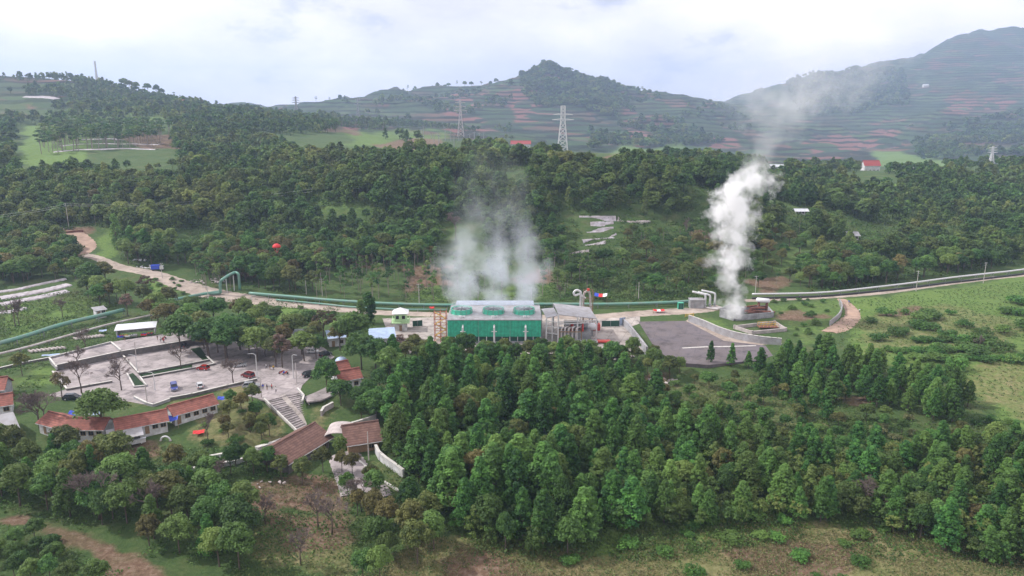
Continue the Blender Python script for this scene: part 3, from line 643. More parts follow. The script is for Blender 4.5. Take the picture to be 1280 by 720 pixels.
# ------------------------------------------------------------------ stairs
st = thing('stairway', 'wide pale stairway with dark treads on both sides of a centre ramp', 'stairs', at(372, 495, 0))
TL, TR, BL, BR = at(330, 499, .05), at(374, 490, .05), at(383, 551, -4.1), at(407, 535, -4.1)
nst = 22
for side, (f0, f1) in (('a', (0, .44)), ('b', (.60, 1))):
    s_ = MB(); e_ = MB()
    for i in range(nst):
        t0, t1 = i / nst, (i + 1) / nst; zt = .05 - 4.15 * t0
        def cr(t, f): a = TL.lerp(BL, t); b = TR.lerp(BR, t); return a.lerp(b, f)
        q = [cr(t0, f0), cr(t0, f1), cr(t1, f1), cr(t1, f0)]
        s_.prism([(p.x - st.location.x, p.y - st.location.y) for p in q], zt - 1.2, zt)
        if i % 2 == 0:
            a, b = cr(t0, f0), cr(t0, f1); d = (cr(t1, f0) - cr(t0, f0)) * .42
            q = [a, b, b + d, a + d]; e_.prism([(p.x - st.location.x, p.y - st.location.y) for p in q], zt + .0, zt + .03)
    s_.build('step_flight', 'asphalt_lot', st); e_.build('tread_edge', 'stone_dark', st)
r_ = MB(); a = [TL.lerp(TR, .44), TL.lerp(TR, .60), BL.lerp(BR, .60), BL.lerp(BR, .44)]
r_.quad(*[p - st.location + Vector((0, 0, .12)) for p in (a[3], a[2], a[1], a[0])], th=1.2); r_.build('ramp', 'concrete_yard', st)
for a, b, in ((TL, BL), (TR, BR)):
    k_ = MB(); k_.bar(a - st.location + Vector((0, 0, .15)), b - st.location + Vector((0, 0, .15)), .35, .6); k_.build('side_kerb', 'kerb', st)

# ------------------------------------------------------------------ buildings
def house(name, label, cat, p0, p1, depth, h, rise, wallm='wall_white', roofm='roof_tile', group=None, over=.5, doors=1, wins=3, z=None, open_front=False, side='front', mono=False, sheet=False):
    """gabled building: front wall from p0 to p1 (facing the camera), ridge parallel to it"""
    p0 = Vector(p0); p1 = Vector(p1); d = p1 - p0; d.z = 0; Ln = d.length; ang = math.atan2(d.y, d.x)
    o = thing(name, label, cat, p0, ang, group)
    wl = MB(); t = .25
    if open_front:
        wl.box((Ln / 2, depth - t / 2, h / 2), (Ln, t, h)); wl.box((t / 2, depth / 2, h / 2), (t, depth - 2 * t, h)); wl.box((Ln - t / 2, depth / 2, h / 2), (t, depth - 2 * t, h))
    else:
        wl.prism([(0, 0), (Ln, 0), (Ln, depth), (0, depth)], -1.5, h)
    if not mono:
        for x in (.02, Ln - .02):
            s_ = .1 if x < 1 else -.1
            wl.add([(x, 0, h), (x, depth, h), (x, depth / 2, h + rise * .96), (x + s_, 0, h), (x + s_, depth, h), (x + s_, depth / 2, h + rise * .96)], [(0, 1, 2), (5, 4, 3), (0, 2, 5, 3), (1, 4, 5, 2), (0, 3, 4, 1)])
    w_ = wl.build('wall', wallm, o)
    rf = MB()
    if mono:
        rf.quad((-over, -over, h + .05), (Ln + over, -over, h + .05), (Ln + over, depth + over, h + rise), (-over, depth + over, h + rise), th=.18)
    else:
        k = rise / (depth / 2); e = h - over * k + .12
        rf.quad((-over, -over, e), (Ln + over, -over, e), (Ln + over, depth / 2, h + rise + .12), (-over, depth / 2, h + rise + .12), th=.2)
        rf.quad((-over, depth / 2, h + rise + .12), (Ln + over, depth / 2, h + rise + .12), (Ln + over, depth + over, e), (-over, depth + over, e), th=.2)
    r_ = rf.build('roof', roofm, o)
    if not mono and not sheet:
        cb = MB(); cb.bar((-over, depth / 2, h + rise + .2), (Ln + over, depth / 2, h + rise + .2), .4, .2); cb.build('ridge_cap', roofm, r_)
    gt = MB(); gt.bar((-over, -over - .06, (h - over * rise / (depth / 2) if not mono else h) - .02), (Ln + over, -over - .06, (h - over * rise / (depth / 2) if not mono else h) - .02), .1, .16); gt.build('gutter', 'wall_white', o)
    if not open_front:
        slots = doors + wins
        for i in range(slots):
            x = Ln * (i + .5) / slots
            if i % max(1, slots // max(1, doors)) == 0 and doors and i // max(1, slots // max(1, doors)) < doors:
                b = MB(); b.box((x, -.04, 1.02), (.95, .1, 2.04)); dd = b.build('door', 'timber', o)
            else:
                b = MB(); b.box((x, -.03, 1.55), (1.1, .08, 1.0)); ww = b.build('window', 'glass_dark', o)
                b = MB(); [b.box((x + dx, -.05, 1.55 + dz), s) for dx, dz, s in ((-.6, 0, (.1, .14, 1.2)), (.6, 0, (.1, .14, 1.2)), (0, .55, (1.3, .14, .1)), (0, -.55, (1.3, .16, .1)), (0, 0, (.06, .13, 1.0)))]; b.build('frame', 'timber', ww)
    return o
Hz = lambda u, v, z=0: at(u, v, z)
house('stall_row', 'long white stall row with red tiled roof and a grey gable end', 'building', Hz(80, 549, -.1), Hz(130, 549, -.1), 5.5, 2.7, 1.5, doors=1, wins=4)
house('stall_row', 'short red tiled wing bending away from the grey sheet roofs', 'building', Hz(50, 540, 0), Hz(79, 548, 0), 6, 2.6, 1.5, doors=1, wins=1)
house('stall_row', 'white stall row with red tiled roof behind the open pale shed', 'building', Hz(148, 549.5, 0), Hz(210, 537, 0), 5.5, 2.6, 1.6, doors=2, wins=4)
house('stall_row', 'white stall row with red tiled roof next to the parked silver car', 'building', Hz(219, 531, 0), Hz(272, 516, 0), 5.5, 2.7, 1.5, doors=1, wins=4)
house('sheet_shed', 'wide grey sheet roofed shed beside the bare trees', 'building', Hz(-22, 562, -.5), Hz(24, 549, -.2), 12, 3.2, 2.0, 'wall_grey', 'sheet_grey', doors=1, wins=2, sheet=True)
house('sheet_shed', 'pale lean-to shed with open front below the tiled stalls', 'building', Hz(139, 563, -.8), Hz(178, 555, -.8), 4.5, 2.5, .8, 'wall_white', 'sheet_grey', mono=True, open_front=True)
house('tiled_house', 'white walled house with red tiled roof at the edge of the lot', 'building', Hz(-26, 524, 0), Hz(16, 517, 0), 6, 2.8, 1.8, doors=1, wins=2)
house('tiled_house', 'steep orange roofed house above the bare tree', 'building', Hz(-24, 502, 0), Hz(6, 499, 0), 7, 3, 2.2, 'wall_grey', doors=0, wins=2)
# counter and posts of the open shed
sh = thing('market_counter', 'low white counter inside the open pale shed', 'counter', Hz(139, 563, -.8) + Vector((.4, .3, .7)), math.atan2((Hz(178, 555, -.8) - Hz(139, 563, -.8)).y, (Hz(178, 555, -.8) - Hz(139, 563, -.8)).x))
b = MB(); b.box((3.6, .2, .1), (6.6, .3, 1.0)); b.build('counter_front', 'wall_white', sh); b = MB(); b.box((3.6, .3, .65), (6.8, .7, .08)); b.build('counter_top', 'sheet_white', sh)
# gate with brown roofs
house('gate_house', 'long brown tiled gate building beside the stairs', 'building', at(361, 592, -4.3), at(412, 560, -4.3), 9.5, 3.1, 2.4, 'stone_dark', 'roof_brown', over=.9, doors=1, wins=3)
house('gate_house', 'smaller brown tiled gate building next to the forest', 'building', at(436, 569, -4.4), at(474, 563, -4.4), 9, 3.2, 2.6, 'timber', 'roof_brown', over=.9, doors=1, wins=1)
g = thing('entrance_canopy', 'curved beige canopy spanning between the two brown roofs', 'canopy', at(424, 560, -4.3))
b = MB(); n = 10; vs = []
for i in range(n + 1):
    t = i / n * math.pi; x = -3.4 * math.cos(t); zc = 3.2 + 1.3 * math.sin(t)
    vs += [(x, -1, zc), (x, 5, zc + .4), (x, -1, zc - .18), (x, 5, zc + .22)]
fs = []
for i in range(n):
    a = i * 4; c_ = a + 4; fs += [(a, c_, c_ + 1, a + 1), (a + 2, a + 3, c_ + 3, c_ + 2), (a, a + 2, c_ + 2, c_), (a + 1, c_ + 1, c_ + 3, a + 3)]
b.add(vs, fs); b.build('vault', 'stone_pale', g)
for x in (-3.2, 3.2):
    for y in (-.6, 4.6):
        b = MB(); b.box((x, y, 1.6), (.35, .35, 3.3)); b.build('post', 'stone_pale', g)
# houses between trees by the plaza
house('tiled_house', 'white house with bright orange tiled roof among dark trees', 'building', Hz(426, 489, 0), Hz(452, 484, 0), 5, 3.2, 1.8, doors=1, wins=1)
house('tiled_house', 'small orange roofed house tucked behind the round topped tank', 'building', Hz(418, 477, 0), Hz(438, 473, 0), 5, 3, 1.8, doors=1, wins=1)
house('sheet_shed', 'white roofed shed seen between the round trees by the plaza', 'building', Hz(366, 433, 0), Hz(396, 431, 0), 7, 3, .8, 'wall_white', 'sheet_white', mono=True, doors=1, wins=2)
house('sheet_shed', 'pale blue roofed shed between brown and dark green trees', 'building', Hz(412, 434, 0), Hz(432, 432, 0), 7, 3, .8, 'wall_white', 'sheet_blue', mono=True, doors=1, wins=1)
house('sheet_shed', 'light blue roofed hall near the green guard tower', 'building', Hz(464, 436, 0), Hz(494, 434, 0), 9, 3.4, .9, 'wall_white', 'sheet_blue', mono=True, doors=1, wins=2)
house('sheet_shed', 'tiny white block house below the light blue hall', 'building', Hz(484, 452, -.4), Hz(494, 451, -.4), 3, 2.8, .3, 'wall_white', 'sheet_white', mono=True, doors=1, wins=0)
house('sheet_shed', 'small white hut by the green pipe and dark leaning tree', 'building', Hz(121, 396, 1.4), Hz(133, 394, 1.4), 4, 2.4, .5, 'wall_white', 'sheet_grey', mono=True, doors=1, wins=1)
house('sheet_shed', 'flat white roofed kiosk row with goods on show', 'building', Hz(146, 422.5, 1.5), Hz(194, 418, 1.5), 6, 2.7, .4, 'wall_white', 'sheet_white', mono=True, open_front=True)
tk = thing('water_tank', 'round topped silver blue tank beside the orange roofed house', 'tank', Hz(427, 461, 0))
b = MB(); b.lathe([(0, 0), (1.9, 0), (1.9, 2.2), (1.75, 2.9), (1.2, 3.5), (.4, 3.8), (0, 3.85)], 20); b.build('tank_shell', 'sheet_blue', tk, smooth=True)
b = MB(); b.lathe([(0, 3.85), (.3, 3.85), (.3, 4.05), (0, 4.1)], 10); b.build('hatch', 'steel_grey', tk)
# goods on the kiosk
kx0, kx1 = Hz(148, 423.5, 1.5), Hz(192, 419.5, 1.5)
for i, (f, m_, lb) in enumerate(((.05, 'blue_cloth', 'small blue awning at the end of the kiosk row'), (.24, 'white_cloth', 'white cloth covered table under the kiosk roof'), (.44, 'wall_grey', 'grey shelf of goods under the kiosk roof'), (.72, 'red_cloth', 'pink and red goods table under the kiosk roof'), (.9, 'cloth_dark', 'dark goods table at the tree end of the kiosks'))):
    p = kx0.lerp(kx1, f); o = thing('goods_table', lb, 'table', p, .1)
    b = MB(); b.box((0, .4, .78), (1.9, 1.1, .1)); b.box((0, .4, .55), (1.8, 1.0, .3)); b.build('table_cloth', m_, o)
    for x in (-.8, .8):
        for y in (0, .8):
            b = MB(); b.box((x, y, .22), (.08, .08, .44)); b.build('leg', 'timber', o)
    b = MB(); rr = random.Random(i)
    for k in range(6): b.box((rr.uniform(-.8, .8), rr.uniform(0, .8), .9), (.25, .25, rr.uniform(.15, .45)), rr.random())
    b.build('goods', ('red_cloth', 'yellow_paint', 'white_cloth', 'blue_cloth', 'red_cloth')[i], o)
# fan of concrete seat rows under the green pipe
for j, (u0, v0, n_, nm) in enumerate(((38, 440, 9, 'lower'), (94, 424, 8, 'upper'))):
    o = thing('seat_rows', ('striped pale concrete slab rows below the pipe bend', 'striped pale concrete slab rows next to the kiosk')[j], 'steps', at(u0, v0, 0), .35)
    for i in range(n_):
        b = MB(); b.box((i * 1.15, i * .1, .35), (.5, 4.6, .5), .5, tilt=(-.12, 0)); b.build('slab', 'stone_pale', o)

# ------------------------------------------------------------------ cooling tower
yf = 238.0; xl = at(560, 428, 0).x; xr = at(676, 428, 0).x; x0 = (xl + xr) / 2; W = xr - xl; Ht = 8.0; Dp = 19.0
ct = thing('cooling_tower', 'long green clad cooling tower with three fan stacks on its roof', 'cooling tower', (x0, yf, 0))
b = MB(); b.box((0, Dp / 2, 5.1), (W, Dp, 5.8)); b.build('cladding', 'green_panel', ct)
b = MB(); b.box((0, Dp / 2, 1.35), (W - 1, Dp - 1, 1.7)); b.build('louvre_band', 'green_dark', ct)
b = MB(); b.box((0, Dp / 2, -.6), (W + 1.6, Dp + 1.6, 2.2)); b.build('basin', 'wall_grey', ct)
b = MB()
for i in range(13): b.box((-W / 2 + W * i / 12, -.15, 1.3), (.22, .2, 1.8))
b.build('basin_frame', 'wall_white', ct)
b = MB(); b.box((0, Dp / 2, 8.12), (W + .5, Dp + .5, .24)); b.build('roof_deck', 'sheet_grey', ct)
b = MB()
for s_ in (-1, 1):
    for k in range(2): b.bar((-W / 2, Dp / 2 + s_ * Dp / 2, 8.7 + k * .5), (W / 2, Dp / 2 + s_ * Dp / 2, 8.7 + k * .5), .07)
for i in range(19): b.bar((-W / 2 + W * i / 18, 0, 8.2), (-W / 2 + W * i / 18, 0, 9.2), .06); b.bar((-W / 2 + W * i / 18, Dp, 8.2), (-W / 2 + W * i / 18, Dp, 9.2), .06)
b.build('railing', 'steel_white', ct)
FANS = []
for i in range(3):
    fx = (577.5, 617, 655)[i]; p = at(fx, 389, 8.2); cx = p.x - x0; cy = 9.0; FANS.append((x0 + cx, yf + cy))
    b = MB(); b.lathe([(3.8, 8.24), (3.6, 8.9), (3.55, 9.4), (3.7, 9.9), (3.5, 9.9), (3.35, 9.4), (3.4, 8.6)], 40, (cx, cy, 0)); sk = b.build('fan_stack', 'green_paint', ct, smooth=True)
    b = MB()
    for k in range(8):
        a = k * math.pi / 4; b.box((cx + 1.7 * math.cos(a), cy + 1.7 * math.sin(a), 9.62), (3.0, .55, .1), a, tilt=(.15, 0))
    b.lathe([(0, 9.8), (.5, 9.75), (.55, 9.3), (0, 9.3)], 12, (cx, cy, 0)); b.build('fan', 'black', sk)
    b = MB()
    for k in range(12):
        a = k * math.pi / 6; b.bar((cx + 3.95 * math.cos(a), cy + 3.95 * math.sin(a), 8.3), (cx + 3.6 * math.cos(a), cy + 3.62 * math.sin(a), 9.8), .14)
    b.build('stack_rib', 'pipe_green', sk)
    b = MB(); b.lathe([(0, 9.55), (3.4, 9.55)], 30, (cx, cy, 0)); b.build('fan_grille', 'steel_grey', sk)
    b = MB(); b.tube([(cx, 2.0, 8.35), (cx, 2.0, 9.0)], .55, 12); b.tube([(cx + 1.3, 2.2, 8.35), (cx + 1.3, 2.2, 8.9)], .35, 10); b.build('motor', 'steel_white', ct)
for i, u in enumerate((577.5, 617, 656)):          # white vertical risers on the front with cross arms
    p = at(u, 440, -.5); b = MB(); xx = (xl + (xr - xl) * (.165, .5, .835)[i]) - x0
    b.tube([(xx, -1.3, -1.5), (xx, -1.3, 5.8), (xx, .1, 6.2)], .32, 10); b.tube([(xx - .9, -1.3, 4.4), (xx + .9, -1.3, 4.4)], .14, 8); b.build('riser_pipe', 'steel_white', ct)
for f in (.33, .67):
    b = MB(); b.bar((-W / 2 + W * f, -.14, 0), (-W / 2 + W * f, -.14, 8), .12, .12); b.build('downpipe', 'pipe_green', ct)
wr = MB(); wr.box((0, 0, 8.0), (28.6, 6.4, .35)); wr.box((-12, 0, 4.0), (.3, .3, 7.6)); wr.box((12, 0, 4.0), (.3, .3, 7.6)); wr.box((0, 0, 4.0), (.3, .3, 7.6))
o = wr.build('duct_roof', 'sheet_haze'); o.location = (x0 - .3, 261.2, 0); tag(o, 'long flat white walkway roof behind the three fans', 'roof')
# red and yellow scaffold stair tower at the end
sc = thing('scaffold_stair', 'red and yellow scaffold stair tower at the cooling tower end', 'scaffold', (xl - 2.6, yf + 1, 0))
b = MB()
for x in (-2, 0, 2):
    for y in (0, 3): b.bar((x, y, -.5), (x, y, 11), .18)
for z in range(0, 12, 2):
    for y in (0, 3): b.bar((-2, y, z), (2, y, z), .14); 
    for x in (-2, 0, 2): b.bar((x, 0, z), (x, 3, z), .14)
b.build('frame_tube', 'scaffold_red', sc)
b = MB()
for z in range(0, 10, 2):
    s_ = 1 if z % 4 else -1; b.bar((-1.8 * s_, 1.5, z), (1.8 * s_, 1.5, z + 2), .9, .12)
b.build('stair_flight', 'yellow_paint', sc)
b = MB()
for z in range(0, 10, 2): b.bar((-2, 0, z), (0, 0, z + 2), .1); b.bar((2, 0, z), (0, 0, z + 2), .1)
b.build('cross_brace', 'yellow_paint', sc)
# red pipe stack beside it, green fence pieces
def fence(label, a, b_, h, mat, name='plant_fence'):
    o = thing(name, label, 'fence', a); d = Vector(b_) - Vector(a); n_ = max(2, int(d.length / 2.5)); nn = Vector((-d.y, d.x, 0)).normalized()
    m_ = MB(); m_.bar(Vector((0, 0, h / 2 + .1)), Vector((d.x, d.y, h / 2 + .1)), .07, h - .2); m_.build('fence_panel', mat, o)
    for i in range(n_ + 1):
        p = d * (i / n_) - nn * .09; m_ = MB(); m_.box((p.x, p.y, h / 2), (.12, .12, h + .2)); m_.build('post', 'steel_grey', o)
    return o
fence('dark green sheet fence between guard tower and scaffold', at(516, 409, 0), at(528, 408, 0), 2.4, 'green_dark')
fence('dark green sheet fence behind the grey yard', at(752, 409, 0), at(774, 408.5, 0), 2.4, 'green_dark')
fence('dark mesh fence below the cooling tower basin', at(560, 446, 0), at(650, 446, 0), 2.0, 'stone_dark')
fence('dark mesh fence beyond the pale rubble', at(705, 449, 0), at(785, 449, 0), 2.0, 'stone_dark')
fence('grey gate panel at the head of the diagonal wall', at(774, 408, 0), at(781, 407, 0), 3.2, 'sheet_blue')

# ------------------------------------------------------------------ guard tower
gp = at(501, 414, 0); gt = thing('guard_tower', 'small two storey lime green guard tower with white hipped roof', 'building', gp, .1)
b = MB(); b.box((0, 2.5, 1.5), (4.4, 4.4, 3.0)); b.build('ground_storey', 'wall_white', gt)
b = MB(); b.box((0, 2.5, 3.1), (6.4, 6.4, .25)); b.build('balcony', 'guard_green', gt)
b = MB(); b.box((0, 2.5, 4.9), (4.2, 4.2, 3.3)); b.build('upper_storey', 'guard_green', gt)
b = MB()
for s_ in (-1, 1):
    for z in (3.7, 4.15): b.bar((-3.1, 2.5 + 3.1 * s_, z), (3.1, 2.5 + 3.1 * s_, z), .08); b.bar((3.1 * s_, -.6, z), (3.1 * s_, 5.6, z), .08)
    for k in range(7): b.bar((-3.1 + k * 1.033, 2.5 + 3.1 * s_, 3.2), (-3.1 + k * 1.033, 2.5 + 3.1 * s_, 4.15), .07)
b.build('railing', 'guard_green', gt)
b = MB(); b.add([(-2.9, -.4, 6.5), (2.9, -.4, 6.5), (2.9, 5.4, 6.5), (-2.9, 5.4, 6.5), (0, 2.5, 8.2), (-2.9, -.4, 6.35), (2.9, -.4, 6.35), (2.9, 5.4, 6.35), (-2.9, 5.4, 6.35)], [(0, 1, 4), (1, 2, 4), (2, 3, 4), (3, 0, 4), (8, 7, 6, 5), (5, 6, 1, 0), (6, 7, 2, 1), (7, 8, 3, 2), (8, 5, 0, 3)]); b.build('roof', 'white_cloth', gt)
for x in (-1.1, 1.1):
    b = MB(); b.box((x, .38, 5.0), (1.1, .08, 1.2)); b.build('window', 'glass_dark', gt)
b = MB(); b.box((0, .27, 1.05), (1.0, .08, 2.1)); b.build('door', 'timber', gt)

# ------------------------------------------------------------------ machine hall
fl, fr_, br_, bl = at(698, 393, 10), at(746, 398, 8), at(737, 384, 8), at(692, 379, 10)
mh = thing('machine_hall', 'open steel machine hall with big tilted grey sheet roof', 'building', (fl.x, fl.y, 0))
L0 = Vector((fl.x, fl.y, 0))
b = MB(); b.quad(fl - L0, fr_ - L0, br_ - L0, bl - L0, th=.25); b.build('roof', 'sheet_grey', mh)
a2 = [at(683, 397.5, 8.2), at(698, 394, 9.2), at(692, 384.5, 9.2), at(677, 386, 8.2)]
b = MB(); b.quad(*[p - L0 for p in a2], th=.2); b.build('lean_to_roof', 'sheet_grey', mh)
for i, p in enumerate((fl, fl.lerp(fr_, .5), fr_, br_, bl, a2[0], a2[0].lerp(a2[1], .5), a2[3])):
    b = MB(); q = p - L0; b.bar((q.x, q.y, -.3), (q.x, q.y, q.z - .2), .45); b.build('column', 'steel_white', mh)
b = MB()
for z in (3.0, 5.4, 7.2):
    b.bar((a2[0].x - L0.x, a2[0].y - L0.y, z), (0, 0, z), .25); 
for z in (6.6,): b.bar((0, 0, z), (fr_.x - L0.x, fr_.y - L0.y, z), .3)
b.bar((0, 0, 7.3), ((fr_ - L0).x, (fr_ - L0).y, 7.3), .3); b.build('girder', 'steel_white', mh)
b = MB(); b.box((6, 5, 1.6), (11, 7, 3.2)); b.build('floor_slab', 'steel_grey', mh)
b = MB(); b.tube([(2.5, 6, 4.6), (7.5, 6, 4.6)], 1.5, 18); b.tube([(7.5, 6, 4.4), (10.5, 6, 4.4)], 1.1, 16); b.build('turbine', 'steel_grey', mh)
b = MB(); b.tube([(5, 3.2, 3.2), (5, 3.2, 5.6)], .5, 12); b.tube([(8.6, 3, 3.2), (8.6, 3, 6)], .35, 12); b.build('valve_stack', 'red_paint', mh)
b = MB(); b.tube([(3.8, 3.0, 3.2), (3.8, 3.0, 4.8)], .45, 12); b.build('valve_stack', 'steel_white', mh)
# vessels and pipework before the hall
vs_ = thing('steam_vessel', 'horizontal white steam vessel on saddles below the tilted roof', 'tank', at(732, 419, 0))
b = MB(); b.tube([(-3.6, 0, 3.2), (-3.2, 0, 3.2), (3.2, 0, 3.2), (3.6, 0, 3.2)], [.7, 1.3, 1.3, .7], 20); b.build('shell', 'steel_white', vs_, smooth=True)
for x in (-2.2, 2.2): b = MB(); b.box((x, 0, .95), (.5, 1.8, 2.2)); b.build('saddle', 'steel_grey', vs_)
b = MB(); b.tube([(0, 0, 4.4), (0, 0, 5.2)], .25, 10); b.build('nozzle', 'steel_white', vs_)
pr = thing('pipe_rack', 'bundle of tall beige pipe bends under the hall edge', 'pipework', at(711, 428, 0))
for i in range(5):
    x = -2.6 + i * 1.25; b = MB(); b.tube(smooth_path([(x, 0, -.5), (x, 0, 4.2 + .3 * (i % 2)), (x + .4, .4, 5.0 + .3 * (i % 2)), (x + 1.6, 2, 5.0 + .3 * (i % 2)), (x + 2, 5, 5.0)], 4), .26, 10); b.build('pipe', 'pipe_pale', pr, smooth=True)
b = MB()
for x in (-3.2, 4.2):
    b.bar((x, -.5, -.5), (x, -.5, 4), .25); b.bar((x, 2.5, -.5), (x, 2.5, 4), .25)
b.bar((-3.2, -.5, 3.9), (4.2, -.5, 3.9), .25); b.bar((-3.2, 2.5, 3.9), (4.2, 2.5, 3.9), .25); b.build('rack_frame', 'timber', pr)
pr = thing('pipe_rack', 'low dark pipe manifold with white pump beside the vessel', 'pipework', at(725, 431, 0))
for i in range(4):
    b = MB(); y = i * .8; b.tube([(-2, y, .9), (6, y, .9)], .22, 10); b.build('pipe', 'steel_grey', pr)
b = MB(); b.lathe([(0, 0), (.8, 0), (.8, 1.6), (.4, 2), (0, 2.05)], 14, (1, -1.5, 0)); b.build('pump', 'steel_white', pr, smooth=True)
b = MB(); b.box((7.5, 2, .7), (6, 2, .5)); b.build('skid', 'red_paint', pr)
rg = thing('red_generator', 'red machine skid under the corner of the tilted roof', 'machine', at(743, 414, 0))
b = MB(); b.box((0, 1, 1.4), (4.2, 2.2, 2.4)); b.build('housing', 'red_paint', rg, bevel=.15); b = MB(); b.box((0, 1, .12), (4.8, 2.6, .24)); b.build('skid', 'steel_grey', rg); b = MB(); b.tube([(1.2, 1, 2.6), (1.2, 1, 3.6)], .2, 10); b.build('exhaust', 'black', rg)
gn = thing('vent_pipes', 'white gooseneck vent pipes standing behind the tilted roof', 'pipework', (at(733, 383, 7).x, at(733, 383, 7).y + 4, 0))
b = MB(); b.tube(smooth_path([(-1.8, 0, 0), (-1.8, 0, 10), (-2.0, 0, 11.6), (-3.4, 0, 12.2), (-4.4, 0, 11.2), (-3.8, 0, 10.2), (-2.2, 0, 10.6), (0, 0, 9)], 5), .42, 12); b.build('gooseneck', 'steel_white', gn, smooth=True)
b = MB(); b.tube(smooth_path([(-.6, 1, 0), (-.6, 1, 9.5), (.2, 1, 11.4), (1.4, 1, 11.2), (1.8, 1, 9.5), (2.2, 1, 4)], 5), .4, 12); b.build('gooseneck', 'pipe_pale', gn, smooth=True)
b = MB(); [b.bar((x, y, 0), (x, y, 12), .18) for x in (-.6, 2.8) for y in (-.5, 2)]; [b.bar((-.6, y, z), (2.8, y, z), .14) for y in (-.5, 2) for z in (3, 6, 9, 12)]; b.build('frame', 'timber', gn)
b = MB(); b.lathe([(0, 12), (.5, 12), (.5, 12.8), (0, 12.9)], 12, (1, 0, 0)); b.build('vent_cap', 'red_paint', gn)

# ------------------------------------------------------------------ long pipelines
def pipeline(label, pts, r, mat, h=1.1, group=None, name='pipeline', every=9.0, terrain=True, smooth=6):
    C = smooth_path(pts, smooth); root = C[0].copy(); root.z = hz(root.x, root.y)
    o = thing(name, label, 'pipeline', root, 0, group)
    if terrain: C = [Vector((p.x, p.y, hz(p.x, p.y) + h)) for p in C]
    b = MB(); b.tube([p - root for p in C], r, 12); b.build('pipe', mat, o, smooth=True)
    acc = 0; n_ = 0
    for a, c_ in zip(C[:-1], C[1:]):
        acc += (c_ - a).length
        if acc > every and n_ < 60:
            acc = 0; n_ += 1; g0 = hz(c_.x, c_.y); d = (c_ - a).normalized(); s_ = Vector((-d.y, d.x, 0))
            b = MB(); q = c_ - root
            b.bar(q + s_ * r * 1.2 + Vector((0, 0, g0 - c_.z - .3)), q + s_ * r * 1.2, .2); b.bar(q - s_ * r * 1.2 + Vector((0, 0, g0 - c_.z - .3)), q - s_ * r * 1.2, .2); b.bar(q - s_ * r * 1.4 - Vector((0, 0, r)), q + s_ * r * 1.4 - Vector((0, 0, r)), .2); b.build('support', 'steel_grey', o)
    return o
pipeline('long pale green pipeline running behind the cooling tower and road', T((312, 371), (370, 376), (430, 381), (480, 384), (540, 386), (600, 386), (680, 385), (760, 385), (830, 383), (866, 381)), .62, 'pipe_green', 1.6)
pipeline('lower thin green pipe between pipeline and road edge', T((345, 377), (400, 382), (440, 386), (500, 389), (560, 389.5)), .35, 'pipe_green', .8)
pipeline('second darker green pipe hugging the long pipeline', T((312, 369), (400, 377), (480, 382), (600, 384), (760, 383), (866, 379)), .45, 'green_dark', .9)
pipeline('long whitish pipeline beside the road climbing past tall poles', T((940, 372), (1000, 371), (1050, 368), (1120, 360), (1180, 352), (1240, 345), (1300, 338), (1360, 330)), .42, 'steel_white', 1.5)
pipeline('black tube standing for the shadow under the long whitish pipeline', T((940, 374.5), (1000, 373), (1050, 370), (1120, 363), (1180, 355.5), (1240, 348.5), (1300, 341)), .45, 'black', .6)  # shadow below the whitish pipe, put in as a black tube
pipeline('pale green pipeline crossing the leafy slope above the seat rows', T((-20, 441), (0, 437), (32, 428), (75, 414), (115, 404), (156, 394)), .75, 'pipe_green', 2.2)
pipeline('thin grey pipe below the pale green pipeline by the seat rows', T((-20, 450), (0, 446), (40, 436), (85, 423), (140, 408), (190, 397)), .4, 'pipe_pale', 1.0)
pipeline('green pipe hidden between trees past the kiosks', T((190, 384), (220, 378), (250, 372), (276, 368)), .6, 'pipe_green', 1.3)
lp = at(277, 368); o = thing('pipe_loop', 'tall green pipe loop arching over the lane junction', 'pipeline', lp)
q = [at(262, 370), at(276, 369), at(277, 369), at(297, 362)]; hh = 7.5
pts = [q[0] - lp + Vector((0, 0, 1)), q[1] - lp + Vector((-.5, 0, 1)), q[1] - lp + Vector((0, 0, 2)), q[2] - lp + Vector((0, 0, hh - 2)), q[2] - lp + Vector((1.5, 0, hh - .3)), q[3] - lp + Vector((-1, 0, hh)), q[3] - lp + Vector((.8, 0, hh - .5)), q[3] - lp + Vector((1, 0, hh - 2)), q[3] - lp + Vector((1, 0, 0))]
b = MB(); b.tube(smooth_path(pts, 5), .6, 12); b.build('pipe', 'pipe_green', o, smooth=True)
for f in (.35, .8):
    p = (q[2] - lp).lerp(q[3] - lp, f); b = MB(); b.bar(p + Vector((0, 0, -1)), p + Vector((0, 0, hh - .8)), .3); b.build('support', 'steel_white', o)

